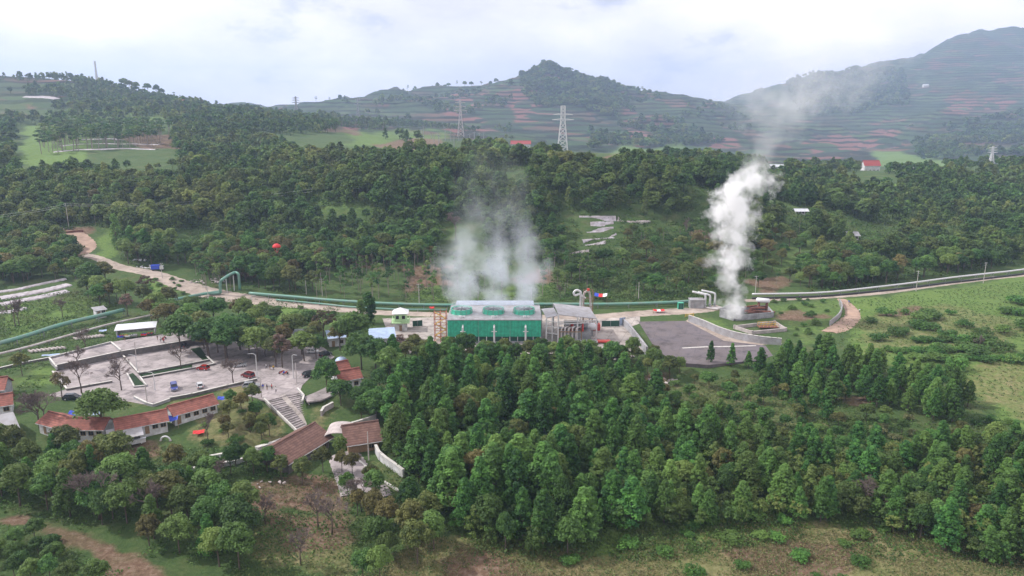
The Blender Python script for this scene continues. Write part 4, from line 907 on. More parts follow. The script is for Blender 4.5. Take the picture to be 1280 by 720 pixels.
# ------------------------------------------------------------------ separator station and steaming pit
sp_ = thing('pump_house', 'small grey block house beside the white gooseneck pipes', 'building', at(867, 386, 0))
b = MB(); b.box((1.5, 2, 1.7), (5.5, 3.6, 3.4)); b.build('wall', 'sheet_grey', sp_); b = MB(); b.box((1.5, 2, 3.5), (6, 4.1, .25)); b.build('roof', 'sheet_grey', sp_)
b = MB(); b.box((.5, .17, 1.05), (1, .08, 2.1)); b.build('door', 'steel_grey', sp_)
gc = thing('green_cabinet', 'green metal cabinet standing under the pipeline end', 'cabinet', at(851, 387, 0)); b = MB(); b.box((0, .8, 1.4), (2.2, 1.6, 2.7)); b.build('cabinet_body', 'green_paint', gc, bevel=.06)
for x in (-.5, .5): b = MB(); b.box((x, -.03, 1.4), (.9, .06, 2.3)); b.build('door', 'green_dark', gc)
for i, (u, v, h, ln) in enumerate(((881, 385, 5.6, 5), (887, 384.5, 5.2, 4.6), (893, 384, 5.8, 5.2))):
    o = thing('gooseneck_pipe', ('gooseneck of white pipe closest to the grey block house', 'middle white gooseneck pipe of the three', 'white gooseneck pipe closest to the steam plume')[i], 'pipe', at(u, v, 0), 0, 'white gooseneck pipes')
    b = MB(); b.tube(smooth_path([(0, 0, -.3), (0, 0, h - 1), (-.6, .2, h), (-2, .6, h + .3), (-ln, 1.6, h + .8)], 5), .42, 12); b.build('pipe', 'steel_white', o, smooth=True)
    b = MB(); b.tube([(0, 0, 1.2), (0, 0, 1.5)], .75, 14); b.build('flange', 'steel_grey', o)
    b = MB(); b.tube([(.3, -1.5, .5), (4.2, -4, .5)], .3, 10); b.build('drain_pipe', 'pipe_pale', o)
def box_pit(name, label, cat, P, h, t, mat, cap='kerb'):
    root = P[0].copy(); o = thing(name, label, cat, root); n_ = len(P)
    for i in range(n_):
        a = P[i] - root; c_ = P[(i + 1) % n_] - root; d = (c_ - a); nrm = Vector((-d.y, d.x, 0)).normalized(); e = d.normalized() * t
        b = MB(); A = a + e * .5; B = c_ - e * .5; vs = [A - nrm * t / 2, B - nrm * t / 2, B + nrm * t / 2, A + nrm * t / 2]
        b.add([v + Vector((0, 0, -.6)) for v in vs] + [v + Vector((0, 0, h)) for v in vs], [(3, 2, 1, 0), (4, 5, 6, 7), (0, 1, 5, 4), (1, 2, 6, 5), (2, 3, 7, 6), (3, 0, 4, 7)]); b.build('pit_wall', mat, o)
        b = MB(); b.box((a.x, a.y, h / 2 - .2), (t * 1.3, t * 1.3, h + .9)); b.build('corner_post', mat, o)
    return o
box_pit('silencer_box', 'tall grey concrete box from which the dense steam rises', 'tank', Pz(0, (900, 396), (917, 401), (929, 394), (912, 390)), 3.4, .35, 'wall_grey')
box_pit('settling_pond', 'grey walled pond holding rusty pipes beside the steam box', 'pond', Pz(0, (920, 401), (966, 397), (958, 388), (928, 391)), 2.2, .35, 'wall_grey')
box_pit('settling_pond', 'lower settling pond with yellow railings before the steam box', 'pond', Pz(0, (918, 411), (940, 418), (982, 414), (968, 405)), 1.2, .5, 'stone_pale')
sc_ = thing('rusty_pipes', 'heap of rusty red pipes inside the walled pond', 'pipes', at(945, 393, 0))
for i in range(9):
    rr = random.Random(i + 40); b = MB(); a = rr.uniform(-.4, .5); x, y, z = rr.uniform(-5, 3), rr.uniform(-.5, 4), .5 + i * .22; l_ = rr.uniform(4, 8); b.tube([(x, y, z), (x + l_ * math.cos(a), y + l_ * math.sin(a), z + rr.uniform(-.2, .6))], rr.uniform(.25, .5), 10); b.build('pipe', 'rust', sc_)
wt = thing('white_tank', 'white cylinder lying on the rusty pipes', 'tank', at(945, 381, 2.5)); b = MB(); b.tube([(0, 0, 2), (.3, 0, 2), (4.6, -1, 1.8), (4.9, -1.07, 1.8)], [.5, .95, .95, .5], 18); b.build('shell', 'white_cloth', wt, smooth=True)
for x in (1, 3.9): b = MB(); b.box((x, -.24 * x, -.1), (.4, 1.7, 2.6)); b.build('saddle', 'rust', wt)
yr = thing('yellow_railing', 'yellow handrails on the deck of the lower pond', 'railing', at(950, 409, .9))
b = MB()
for i in range(6):
    b.bar((i * 1.3, 0, 0), (i * 1.3, 0, 1.4), .12); b.bar((i * 1.3, 2.5, 0), (i * 1.3, 2.5, 1.4), .12)
for z in (.75, 1.4): b.bar((0, 0, z), (6.5, 0, z), .1); b.bar((0, 2.5, z), (6.5, 2.5, z), .1)
b.build('rail', 'yellow_paint', yr); b = MB(); b.box((3.2, 1.25, -.1), (7, 3, .2)); b.build('deck', 'rust', yr)
for i, (u, v) in enumerate(((860, 397), (864, 396.5))):
    o = thing('yellow_barrier', ('yellow road barrier at the head of the curved wall', 'yellow barrier frame leaning by the curved wall')[i], 'barrier', at(u, v, .1), .4 * i)
    b = MB(); b.bar((-1.1, 0, 0), (-1.1, 0, 1.4), .16); b.bar((1.1, 0, 0), (1.1, 0, 1.4), .16); b.bar((-1.1, 0, 1.35), (1.1, 0, 1.35), .18); b.bar((-1.1, 0, .7), (1.1, 0, .7), .18); b.build('frame', 'yellow_paint', o)
    b = MB(); b.box((-1.1, 0, .05), (.3, .9, .1)); b.box((1.1, 0, .05), (.3, .9, .1)); b.build('foot', 'black', o)
# ------------------------------------------------------------------ vehicles
def car(name, label, cat, loc, rz, paint, kind='suv', group='cars parked on the parking lot'):
    o = thing(name, label, cat, loc, rz, group)
    Ln, Wd, Hb, Ht_ = {'suv': (4.4, 1.75, 1.02, 1.75), 'hatch': (3.8, 1.65, .9, 1.5), 'wagon': (4.7, 1.75, .92, 1.62)}[kind]
    h = Ln / 2; b = MB()
    prof = {'suv': [(-h, .35), (-h, .95), (-h + .15, Hb), (h - 1.25, Hb + .02), (h - .2, Hb - .15), (h, Hb - .35), (h, .35), (h - .2, .28), (-h + .2, .28)],
            'hatch': [(-h, .35), (-h, .8), (-h + .12, Hb), (h - 1.1, Hb), (h - .2, Hb - .18), (h, Hb - .4), (h, .35), (h - .2, .25), (-h + .2, .25)],
            'wagon': [(-h, .35), (-h, .85), (-h + .12, Hb), (h - 1.2, Hb + .02), (h - .2, Hb - .2), (h, Hb - .4), (h, .35), (h - .2, .25), (-h + .2, .25)]}[kind]
    n_ = len(prof); vs = [(x, s_ * Wd / 2, z) for s_ in (-1, 1) for x, z in prof]
    b.add(vs, [tuple(range(n_)), tuple(range(2 * n_ - 1, n_ - 1, -1))] + [(i, n_ + i, n_ + (i + 1) % n_, (i + 1) % n_) for i in range(n_)])
    b.build('body', paint, o, bevel=.07)
    xa, xb, ra, rb = {'suv': (-h + .1, h - 1.2, -h + .3, h - 1.75), 'hatch': (-h + .12, h - 1.0, -h + .6, h - 1.65), 'wagon': (-h + .1, h - 1.1, -h + .7, h - 1.9)}[kind]
    y0, y1 = Wd / 2 - .06, Wd / 2 - .2; zr = Ht_ - .06
    b = MB(); b.add([(xa, -y0, Hb - .02), (xb, -y0, Hb - .02), (xb, y0, Hb - .02), (xa, y0, Hb - .02), (ra, -y1, zr), (rb, -y1, zr), (rb, y1, zr), (ra, y1, zr)], [(3, 2, 1, 0), (4, 5, 6, 7), (0, 1, 5, 4), (1, 2, 6, 5), (2, 3, 7, 6), (3, 0, 4, 7)]); b.build('window', 'glass_dark', o)
    b = MB(); b.box(((ra + rb) / 2, 0, zr + .03), (rb - ra + .1, 2 * y1 + .08, .08)); 
    for s_ in (-1, 1):
        b.bar((xa + .02, s_ * (y0 + .01), Hb), (ra, s_ * (y1 + .02), zr), .1); b.bar((xb, s_ * (y0 + .01), Hb), (rb, s_ * (y1 + .02), zr), .07); m_ = (xa + xb) / 2; b.bar((m_, s_ * (y0 + .01), Hb), ((ra + rb) / 2, s_ * (y1 + .02), zr), .08)
    b.build('roof', paint, o)
    for x in (-h + .8, h - .85):
        for s_ in (-1, 1):
            b = MB(); b.tube([(x, s_ * (Wd / 2 - .2), .33), (x, s_ * (Wd / 2 + .02), .33)], .33, 16); w_ = b.build('wheel', 'black', o)
            b = MB(); b.tube([(x, s_ * (Wd / 2 + .0), .33), (x, s_ * (Wd / 2 + .04), .33)], .19, 12); b.build('rim', 'steel_white', w_)
    for s_ in (-1, 1):
        b = MB(); b.box((h - .03, s_ * (Wd / 2 - .28), Hb - .3), (.1, .38, .16)); b.build('headlight', 'steel_white', o)
        b = MB(); b.box((-h + .03, s_ * (Wd / 2 - .2), Hb - .2), (.1, .22, .3)); b.build('tail_light', 'red_paint', o)
        b = MB(); b.box((xb - .15, s_ * (Wd / 2 + .08), Hb + .05), (.12, .2, .14)); b.build('mirror', paint, o)
    for x, nm in ((h + .01, 'bumper'), (-h - .01, 'bumper')):
        b = MB(); b.box((x, 0, .42), (.14, Wd - .1, .22)); b.build(nm, 'steel_grey', o)
    return o
car('parked_car', 'dark blue van parked alone across the lot', 'car', at(218, 486.5, .09), R(-62), 'car_blue', 'suv')
car('parked_car', 'white car parked beside the lower terrace wall', 'car', at(250, 484, .09), R(118), 'car_white', 'hatch')
car('parked_car', 'bright red hatchback parked at the corner of the grass strip', 'car', at(254, 462, .09), R(165), 'car_red', 'hatch')
car('parked_car', 'maroon off-road car under the bare trees', 'car', at(310, 471.5, .09), R(150), 'car_maroon', 'suv')
car('parked_car', 'silver estate car parked at the edge of the plaza', 'car', at(314, 484, .11), R(12), 'car_silver', 'wagon')
car('parked_car', 'dark car parked in shade under the bare brown trees', 'car', at(91, 499, .05), R(8), 'car_black', 'wagon')
car('parked_car', 'dark blue car parked near the kiosks under trees', 'car', at(229, 434, .09), R(100), 'car_black', 'hatch')
car('parked_car', 'silver car half hidden between the round trees', 'car', at(300, 458, .09), R(20), 'car_silver', 'hatch')
car('parked_car', 'white car standing in front of the white roofed shed', 'car', at(391, 441, .09), R(5), 'car_white', 'hatch')
car('parked_car', 'dark car standing next to the white car by the sheds', 'car', at(407, 445, .09), R(60), 'car_black', 'suv')
car('parked_car', 'grey car beside the orange roofed house', 'car', at(388, 470, .09), R(40), 'car_black', 'wagon')
tr = thing('parked_truck', 'small truck with blue cargo box on the upper lane', 'truck', at(197, 338), R(15))
b = MB(); b.box((-.8, 0, 1.7), (3.6, 2.0, 1.9)); b.build('cargo_box', 'blue_cloth', tr); b = MB(); b.box((1.9, 0, 1.35), (1.6, 1.9, 1.7)); b.build('cab', 'car_white', tr, bevel=.1)
b = MB(); b.box((2.5, 0, 1.7), (.5, 1.6, .6)); b.build('windscreen', 'glass_dark', tr); b = MB(); b.box((0, 0, .6), (5.2, 1.6, .25)); b.build('chassis', 'black', tr)
for x in (-1.7, 1.9):
    for s_ in (-1, 1): b = MB(); b.tube([(x, s_ * .7, .42), (x, s_ * .98, .42)], .42, 14); b.build('wheel', 'black', tr)
def moto(label, loc, rz):
    o = thing('motorcycle', label, 'motorcycle', loc, rz, 'motorcycles by the plaza')
    for x in (-.62, .62): b = MB(); b.tube([(x, -.06, .3), (x, .06, .3)], .3, 14); b.build('wheel', 'black', o)
    b = MB(); b.bar((-.6, 0, .35), (.1, 0, .55), .22, .3); b.bar((.1, 0, .55), (.45, 0, .95), .12, .3); b.bar((.45, 0, .95), (.62, 0, .3), .07); b.build('frame', 'red_paint', o)
    b = MB(); b.box((-.3, 0, .8), (.75, .24, .12)); b.build('saddle', 'black', o, bevel=.03); b = MB(); b.bar((.42, -.33, 1.02), (.42, .33, 1.02), .05); b.build('handlebar', 'steel_grey', o)
moto('motorcycle parked closest to the lamp post on the plaza', at(352, 467, .1), .5); moto('motorcycle parked in the middle of the plaza edge', at(357, 468, .1), .7); moto('motorcycle parked next to the kiosk visitors', at(205, 424, 1.52), 1.0)

# ------------------------------------------------------------------ people
def person_mesh(pose, cols):
    bm = bmesh.new()
    w_ = .25 if pose == 'walk' else .04
    J = [(0, 0, .95), (0, 0, 1.18), (0, 0, 1.4), (0, 0, 1.52), (.01, 0, 1.64), (.01, 0, 1.74),
         (0, .19, 1.4), (-w_ * .4, .25, 1.12), (w_ * .3, .24, .88), (w_ * .35, .23, .78), (0, -.19, 1.4), (w_ * .4, -.25, 1.12), (w_ * 1.2, -.22, .9), (w_ * 1.3, -.21, .8),
         (0, .1, .9), (w_ * .5, .11, .5), (w_ * .3, .11, .09), (w_ * .3 + .16, .12, .04), (0, -.1, .9), (-w_ * .2, -.11, .5), (-w_ * 1.0, -.11, .11), (-w_ * 1.0 + .16, -.12, .05)]
    E = [(0, 1), (1, 2), (2, 3), (3, 4), (4, 5), (2, 6), (6, 7), (7, 8), (8, 9), (2, 10), (10, 11), (11, 12), (12, 13), (0, 14), (14, 15), (15, 16), (16, 17), (0, 18), (18, 19), (19, 20), (20, 21)]
    rad = [.15, .13, .15, .055, .1, .085, .07, .05, .035, .04, .07, .05, .035, .04, .1, .065, .045, .04, .1, .065, .045, .04]
    me = bpy.data.meshes.new('person'); me.from_pydata(J, E, []); o = bpy.data.objects.new('tmp', me); COL.objects.link(o)
    sk = o.modifiers.new('s', 'SKIN'); 
    for i, v in enumerate(me.skin_vertices[0].data): v.radius = (rad[i], rad[i] * (1.15 if i in (0, 1, 2) else 1)); v.use_root = i == 0
    ss = o.modifiers.new('u', 'SUBSURF'); ss.levels = 1
    dg = bpy.context.evaluated_depsgraph_get(); m2 = bpy.data.meshes.new_from_object(o.evaluated_get(dg)); bpy.data.objects.remove(o)
    m2.materials.clear()
    for c in ['skin'] + cols: m2.materials.append(MATS[c])
    for p in m2.polygons:
        z = p.center.z; y = abs(p.center.y)
        p.material_index = 2 if z < .98 and y < .2 and z > .1 else (1 if 0.9 < z < 1.47 and not (z < 1.05 and y > .19) else 0)
        p.use_smooth = True
    return m2
PM = [person_mesh('walk', ['white_cloth', 'cloth_dark']), person_mesh('stand', ['blue_cloth', 'steel_grey']), person_mesh('walk', ['red_cloth', 'cloth_dark']), person_mesh('stand', ['cloth_dark', 'timber']), person_mesh('stand', ['yellow_paint', 'cloth_dark'])]
hm = MB(); hm.lathe([(0, 1.80), (.08, 1.78), (.115, 1.70), (.112, 1.62), (.09, 1.6)], 10, (-.01, 0, 0)); HM = hm.mesh('hair', 'black', smooth=True)
def person(label, u, v, k, rz, z=.12):
    p = at(u, v, z) if z is not None else at(u, v); o = thing('person', label, 'person', p, rz)
    b = link('body', PM[k], o); h = link('hair', HM, o); return o
person('person in white shirt walking at the head of the stairs group', 345, 490.5, 0, .5)
person('person in blue top standing on the plaza beside the silver car', 329, 487, 1, 2)
person('person in dark clothes standing between two others on the plaza', 334, 487.5, 3, 1)
person('person in red top walking across the plaza', 340, 487, 2, 3)
person('person in white shirt walking near the round dark trees', 333, 461, 0, 0)
person('person in dark top near the round dark trees', 337.5, 462, 3, 1)
person('person in yellow top near the round dark trees', 342, 463, 4, 2)
person('person in blue top beside the motorcycles', 355, 470, 1, 2)
person('person in dark top at the end of the kiosk row', 197, 425, 3, 1, 1.52)
person('person in white shirt at the end of the kiosk row', 201, 427.5, 0, 2, 1.52)
person('person in red top by the kiosk row wall', 205, 429, 2, 2, 1.52)
person('person in dark top in front of the kiosk goods', 156, 426, 3, 2, 1.52)
person('person in blue top resting at the dirt lane corner', 1061, 380, 1, 1, None)
person('person in white standing in the bright grass field', 1074, 391, 0, 1, None)

# ------------------------------------------------------------------ poles, lamps, masts
def pole(label, u, v, h, kind='power', rz=0, group=None, z=None):
    p = at(u, v, z) if z is not None else at(u, v)
    o = thing('street_lamp' if kind == 'lamp' else 'utility_pole', label, 'street lamp' if kind == 'lamp' else 'pole', p, rz, group)
    b = MB(); b.tube([(0, 0, -.5), (0, 0, h)], [.17, .1], 8); b.build('pole', 'steel_white' if kind == 'lamp' else 'pipe_pale', o)
    if kind == 'lamp':
        b = MB(); b.tube(smooth_path([(0, 0, h - .3), (-.4, 0, h + .3), (-1.6, 0, h + .5)], 4), .07, 6); b.build('arm', 'steel_white', o)
        b = MB(); b.box((-1.8, 0, h + .48), (.7, .26, .14)); b.build('lamp_head', 'steel_grey', o)
    elif kind == 'power':
        for k in (0, 1): b = MB(); b.box((0, 0, h - .4 - k * .9), (1.7, .12, .12)); b.build('crossarm', 'steel_grey', o)
        b = MB(); [b.tube([(x, 0, h - .35), (x, 0, h - .1)], .06, 6) for x in (-.75, .75, -.35)]; b.build('insulator', 'wall_white', o)
    return o
pole('lamp post beside the silver estate car', 322, 474, 7.5, 'lamp', .3, z=.1)
pole('lamp post between the plaza and the brown topped tree', 367, 473, 7, 'lamp', 2.6, z=.1)
pole('bare pole next to the plaza lamp post', 371, 479, 6.2, 'plain', z=.1)
pole('curved lamp post on the bright roadside grass', 315.5, 391, 6.5, 'lamp', 2.9, z=0)
pole('lamp post on the upper terrace wall', 172, 466, 5.2, 'lamp', 0, z=.1)
pole('lamp post on the edge of the narrow grass strip', 194, 488, 5.0, 'lamp', 0, z=.1)
pole('thin pole beside the triangular grass island', 184, 503, 5.5, 'plain', z=.1)
pole('thin pole standing on the upper lot by the bent wall', 170, 444, 4.6, 'plain', z=.1)
pole('thin pole on the plaza below the silver car', 327, 497, 6, 'plain', z=0)
pole('tall wooden pole before the smaller brown roof', 461, 575, 7.2, 'plain')
pole('concrete pole beyond the roadside pipeline near the slim tufted trees', 403, 370, 7.6, 'power', .2)
pole('thin concrete pole beside the red object in the trees', 383, 368, 6.0, 'plain')
pole('concrete pole at the foot of the hill by the leafy crops', 524, 380, 8.4, 'power', .1)
pole('concrete pole standing in the green crops behind the yard', 798, 375, 7.6, 'plain')
pole('concrete pole between the steam plume and the dark trees', 944, 368, 8.2, 'power', .2)
pole('concrete pole beside the whitish pipeline, closer to the dirt lane', 1145, 364, 9.2, 'power', .3)
pole('concrete pole beside the whitish pipeline, higher up the road', 1229, 354, 9.8, 'power', .3)
pole('thin white pole against the steam of the cooling tower', 664, 381, 7.5, 'plain')
pole('lamp post by the green pipe loop', 261, 380, 7, 'lamp', 1)
pole('leaning pole beside the blue cargo truck', 203, 348, 7, 'power', 1)
WP = at(86, 282); pole('pole carrying wires below the dark hillside', 86, 284, 13, 'power', .3)
pole('low pole on the dirt yard of the upper lane', 81, 297, 5, 'plain'); pole('small post at the corner of the dirt yard', 61, 292, 3, 'plain')
# overhead wires
WA = at(86, 284) + Vector((0, 0, 12.6)); 
def wire(label, a, b_, sag):
    mb = MB(); a = Vector(a); b_ = Vector(b_); mb.tube([(a.lerp(b_, t) - Vector((0, 0, sag * 4 * t * (1 - t)))) - a for t in [i / 24 for i in range(25)]], .035, 4)
    o = mb.build('overhead_wire', 'steel_white'); o.location = a; return tag(o, label, 'wire', 'overhead wires below the dark hillside')
FAR = Vector((qof(390, 236) * 430, 430, CAMZ + 430 * slope(236))); FL_ = Vector((qof(-80, 272) * 330, 330, CAMZ + 330 * slope(272)))
for k, nm in ((0, 'upper'), (1, 'lower')):
    wire(nm + ' wire running from the pole across the forested slope', WA + Vector((0, 0, -.9 * k)), FAR + Vector((0, 0, -1.6 * k)), 3)
    wire(nm + ' wire running from the pole out past the cypress trees', WA + Vector((0, 0, -.9 * k)), FL_ + Vector((0, 0, -1.2 * k)), 2)
def lattice(name, label, base, h, wb, arms=3, mat='steel_white', t=.35, wt=None):
    o = thing(name, label, 'pylon' if arms else 'mast', base); wt = wt if wt is not None else wb * .18
    n_ = 9; legs = [MB() for _ in range(4)]; c_ = MB()
    def cr(z): w_ = wb + (wt - wb) * min(1, z / (h * .72)); return [(-w_ / 2, -w_ / 2, z), (w_ / 2, -w_ / 2, z), (w_ / 2, w_ / 2, z), (-w_ / 2, w_ / 2, z)]
    zs = [h * (1 - (1 - i / n_) ** 1.25) for i in range(n_ + 1)]
    for i in range(n_):
        A, B = cr(zs[i]), cr(zs[i + 1])
        for k in range(4):
            legs[k].bar(A[k], B[k], t); c_.bar(A[k], B[(k + 1) % 4], t * .6); c_.bar(A[(k + 1) % 4], B[k], t * .6); c_.bar(B[k], B[(k + 1) % 4], t * .6)
    for l_ in legs: l_.build('leg', mat, o)
    c_.build('lattice', mat, o)
    for k in range(arms):
        z = h * (.7 + .11 * k); a_ = MB(); w_ = wb * (1.05 - .12 * k)
        for s_ in (-1, 1): a_.bar((0, -wt / 2, z), (s_ * w_, 0, z + .3), t * .8); a_.bar((0, wt / 2, z + h * .035), (s_ * w_, 0, z + .3), t * .7)
        a_.build('crossarm', mat, o)
    return o
lattice('transmission_tower', 'tall white lattice pylon standing above the central forest', atx(703, 655), 40, 9, 2, t=.65, wt=3.4)
lattice('transmission_tower', 'small white lattice pylon among the trees below the hazy mountain', atx(1238, 800), 22, 5, 3, t=.7)
lattice('transmission_tower', 'reddish lattice pylon in front of the terraced hill', atx(576, 1300), 62, 11, 3, 'pipe_pale', .8)
lattice('transmission_tower', 'faint pylon rising from the pine skyline', atx(371, 1500), 40, 8, 3, 'steel_grey', .9)
lattice('transmission_tower', 'faint pylon on the low shoulder of the terraced hill', atx(448, 1600), 50, 8, 3, 'steel_grey', .9)
lattice('radio_mast', 'slender pale radio mast on the bare hilltop', atx(122, 1500), 45, 3, 0, 'steel_white', .9, wt=1.6)
# thin posts near the far substation
for i in range(14):
    rr = random.Random(i); u = 525 + i * 6.2 + rr.uniform(-2, 2); p = atx(u, 900 + rr.uniform(-60, 120)); h = rr.uniform(9, 20)
    o = thing('substation_post', 'thin upright post among the posts under the terraced hill', 'post', p, 0, 'posts of the far substation')
    b = MB(); b.tube([(0, 0, -1), (0, 0, h)], .35, 5); b.build('pole', 'steel_grey', o); b = MB(); b.box((0, 0, h - 1), (4, .5, .5)); b.build('crossarm', 'steel_grey', o)
# far houses
def far_house(label, u, y, Ln, dp, h, rise, roof, wallm='wall_white', rz=0):
    p = atx(u, y, -.5); c_ = Vector((math.cos(rz), math.sin(rz), 0)) * Ln / 2
    return house('distant_house', label, 'building', p - c_, p + c_, dp, h, rise, wallm, roof, over=.8, doors=1, wins=3)
far_house('long red roofed building above the forest near the white pylon', 651, 1000, 26, 12, 5, 4, 'red_roof')
far_house('white house with vivid red roof below the hazy mountain', 1090, 820, 17, 10, 7, 5, 'red_roof')
far_house('low white shed beside the bright valley field', 1145, 760, 10, 6, 3, 1.5, 'sheet_white')
far_house('white greenhouse shed at the forest edge under the mountain', 972, 900, 16, 8, 4, 2, 'sheet_white')
far_house('pale house behind the thin steam below the pylon', 600, 620, 18, 8, 4, 2, 'sheet_white')
far_house('small pale house glimpsed under trees by the red soil', 362, 560, 14, 7, 4, 1.6, 'sheet_white', rz=.1)
far_house('tiny pink walled house on the hazy hill shoulder', 196, 1250, 20, 10, 6, 3, 'rust', 'stone_pale')
far_house('little whitish hut between trees above the pipeline road', 1002, 440, 7, 4, 2.6, 1, 'sheet_white')
far_house('grey roofed hut in the dark trees above the pipeline road', 1064, 405, 8, 6, 3, 1.4, 'sheet_grey')
far_house('bluish roofed hut in the trees next to the grey hut', 1110, 400, 5, 4, 2.6, 1, 'sheet_blue')
far_house('small white building at the foot of the forested slope', 452, 445, 5, 4, 3, 1, 'sheet_white')
far_house('white field house at the peak flank of the mountain', 1158, 3300, 22, 14, 8, 4, 'sheet_white')
far_house('orange roofed farmhouse on the hazy hill shoulder', 222, 1280, 26, 12, 7, 4, 'roof_tile', 'stone_pale')
far_house('second orange roofed farmhouse near the skyline trees', 247, 1320, 22, 12, 7, 4, 'roof_tile', 'stone_pale')

# ------------------------------------------------------------------ tarpaulins and parasols
def tarp(name, label, cat, loc, w_, d_, h, mats, rz=0, n=2):
    o = thing(name, label, cat, loc, rz)
    for k, m_ in enumerate(mats):
        x0_, x1_ = -w_ / 2 + w_ * k / len(mats), -w_ / 2 + w_ * (k + 1) / len(mats); b = MB(); g_ = 5; vs = []
        for i in range(g_ + 1):
            for j in range(g_ + 1):
                fx, fy = i / g_, j / g_; x = x0_ + (x1_ - x0_) * fx; X = (x + w_ / 2) / w_
                z = h * (.75 + .25 * math.sin(math.pi * fy)) - .25 * math.sin(math.pi * X) * h * .5 + .08 * math.sin(i * 2 + j * 3)
                vs.append((x, -d_ / 2 + d_ * fy, z))
        b.add(vs, [(i * (g_ + 1) + j, (i + 1) * (g_ + 1) + j, (i + 1) * (g_ + 1) + j + 1, i * (g_ + 1) + j + 1) for i in range(g_) for j in range(g_)]); b.build('sheet', m_, o)
    for x in (-w_ / 2, w_ / 2):
        for y in (-d_ / 2, d_ / 2): b = MB(); b.tube([(x, y, -.3), (x, y, h * .76)], .06, 6); b.build('pole', 'timber', o)
    return o
tarp('tarpaulin', 'blue tarpaulin slung between the two red roofed stall rows', 'tarpaulin', at(216, 531, 0), 3, 3.4, 2.6, ['blue_cloth'], .3)
tarp('tarpaulin', 'blue tarpaulin behind the grey gabled stall row', 'tarpaulin', at(97, 523, 0), 3.2, 2.6, 2.2, ['blue_cloth'], .1)
tarp('tarpaulin', 'pale green and white awning beside the blue tarpaulin', 'tarpaulin', at(118, 523, 0), 4, 2.6, 2.2, ['white_cloth', 'sheet_blue'], .1)
tarp('tarpaulin', 'small blue tarpaulin at the end of the stall row by the silver car', 'tarpaulin', at(279, 503, 0), 2.4, 2, 1.8, ['blue_cloth'], .2)
tarp('tarpaulin', 'red tarpaulin lying low in the grass below the stalls', 'tarpaulin', at(249, 543), 2.6, 2.2, 1.0, ['red_cloth'], .3)
tarp('tarpaulin', 'blue red and white tent sheet pitched in the green crops', 'tent', at(751, 376), 5.2, 4, 3.4, ['blue_cloth', 'red_cloth', 'white_cloth'], -.2)
tarp('tarpaulin', 'red and white striped awning on the verge behind the road', 'tarpaulin', at(823, 391), 4.4, 2.6, 1.5, ['red_cloth', 'white_cloth', 'red_cloth'], 0)
tarp('tarpaulin', 'white tarpaulin dropped in the grass below the open shed', 'tarpaulin', at(175, 570), 1.8, 1.2, .6, ['white_cloth'], 0)
tarp('tarpaulin', 'pale blue sheet lying at the head of the seat rows', 'tarpaulin', at(129, 415, .6), 2.4, 2.2, .8, ['sheet_blue'], .4)
tarp('tarpaulin', 'bluish tarpaulin spread at the edge of the terrace grass', 'tarpaulin', at(64, 445, .5), 5, 1.6, .6, ['sheet_blue'], .3)
tarp('tarpaulin', 'small red canopy near the scaffold stair tower', 'tarpaulin', at(540, 389, 0), 1.8, 1.6, 2.0, ['red_cloth'])
tarp('tarpaulin', 'small red canopy between the huts by the blue hall', 'tarpaulin', at(484, 440, 0), 2.0, 1.6, 2.4, ['red_cloth'])
ar = thing('white_arch', 'small white arch at the edge of the market garden', 'arch', at(207, 551)); b = MB(); b.tube([(1.15 * math.cos(t * math.pi / 12), 0, 1.15 * math.sin(t * math.pi / 12)) for t in range(13)], .2, 8); b.build('arch_ring', 'white_cloth', ar); b = MB(); b.box((-1.15, 0, .05), (.5, .5, .2)); b.box((1.15, 0, .05), (.5, .5, .2)); b.build('foot', 'stone_pale', ar)
# red canopy hanging in the treetops
rp = atx(348, 335, 11.5); rc = thing('red_canopy', 'bright red canopy with cords hanging before the dark treetops', 'canopy', rp)
b = MB(); b.lathe([(0, 1.6), (.8, 1.45), (1.6, .9), (2.0, 0), (1.9, -.2), (1.5, .7), (.7, 1.3), (0, 1.45)], 14); b.build('dome', 'red_cloth', rc, smooth=True)
b = MB(); [b.bar((1.9 * math.cos(a), 1.9 * math.sin(a), 0), (0, 0, -3), .06) for a in (0, 1.05, 2.1, 3.14, 4.2, 5.2)]; b.build('cord', 'red_cloth', rc); b = MB(); b.tube([(0, 0, -11.5), (0, 0, 1.5)], .09, 6); b.build('mast', 'steel_grey', rc)
# heaps along the upper lane
def heap(label, u, v, mat, n_, r, s_, seed=0):
    rr = random.Random(seed); o = thing('scrap_heap', label, 'heap', at(u, v)); b = MB()
    for i in range(n_):
        a = rr.uniform(0, 6.28); d = r * rr.random() ** .5; b.box((d * math.cos(a) * 1.8, d * math.sin(a), s_ * .3 * (2 - d / r)), (rr.uniform(.5, 1.6) * s_, rr.uniform(.4, 1.2) * s_, rr.uniform(.2, .7) * s_), rr.uniform(0, 3), tilt=(rr.uniform(-.4, .4), rr.uniform(-.4, .4)))
    b.build('debris', mat, o); return o
heap('pale rubbish heap beside the upper lane near the cypresses', 185, 334, 'white_cloth', 26, 4, .8, 1); heap('long rubble heap under the open grown trees', 258, 352, 'stone_pale', 40, 5, .8, 2); heap('whitish rubble beyond the diagonal plant wall', 768, 446, 'stone_pale', 50, 3.4, .9, 3)
heap('white boxes stacked beside the blue cargo truck', 174, 326, 'white_cloth', 8, 2, 1.1, 4); heap('reddish spoil heap under the hill forest edge', 298, 345, 'rust', 20, 4, .9, 5); heap('pale rocks at the small pond slope', 827, 478, 'stone_pale', 26, 3, .8, 6); heap('pale stones in the brush below the brown gate', 330, 606, 'stone_pale', 16, 3, .5, 7)
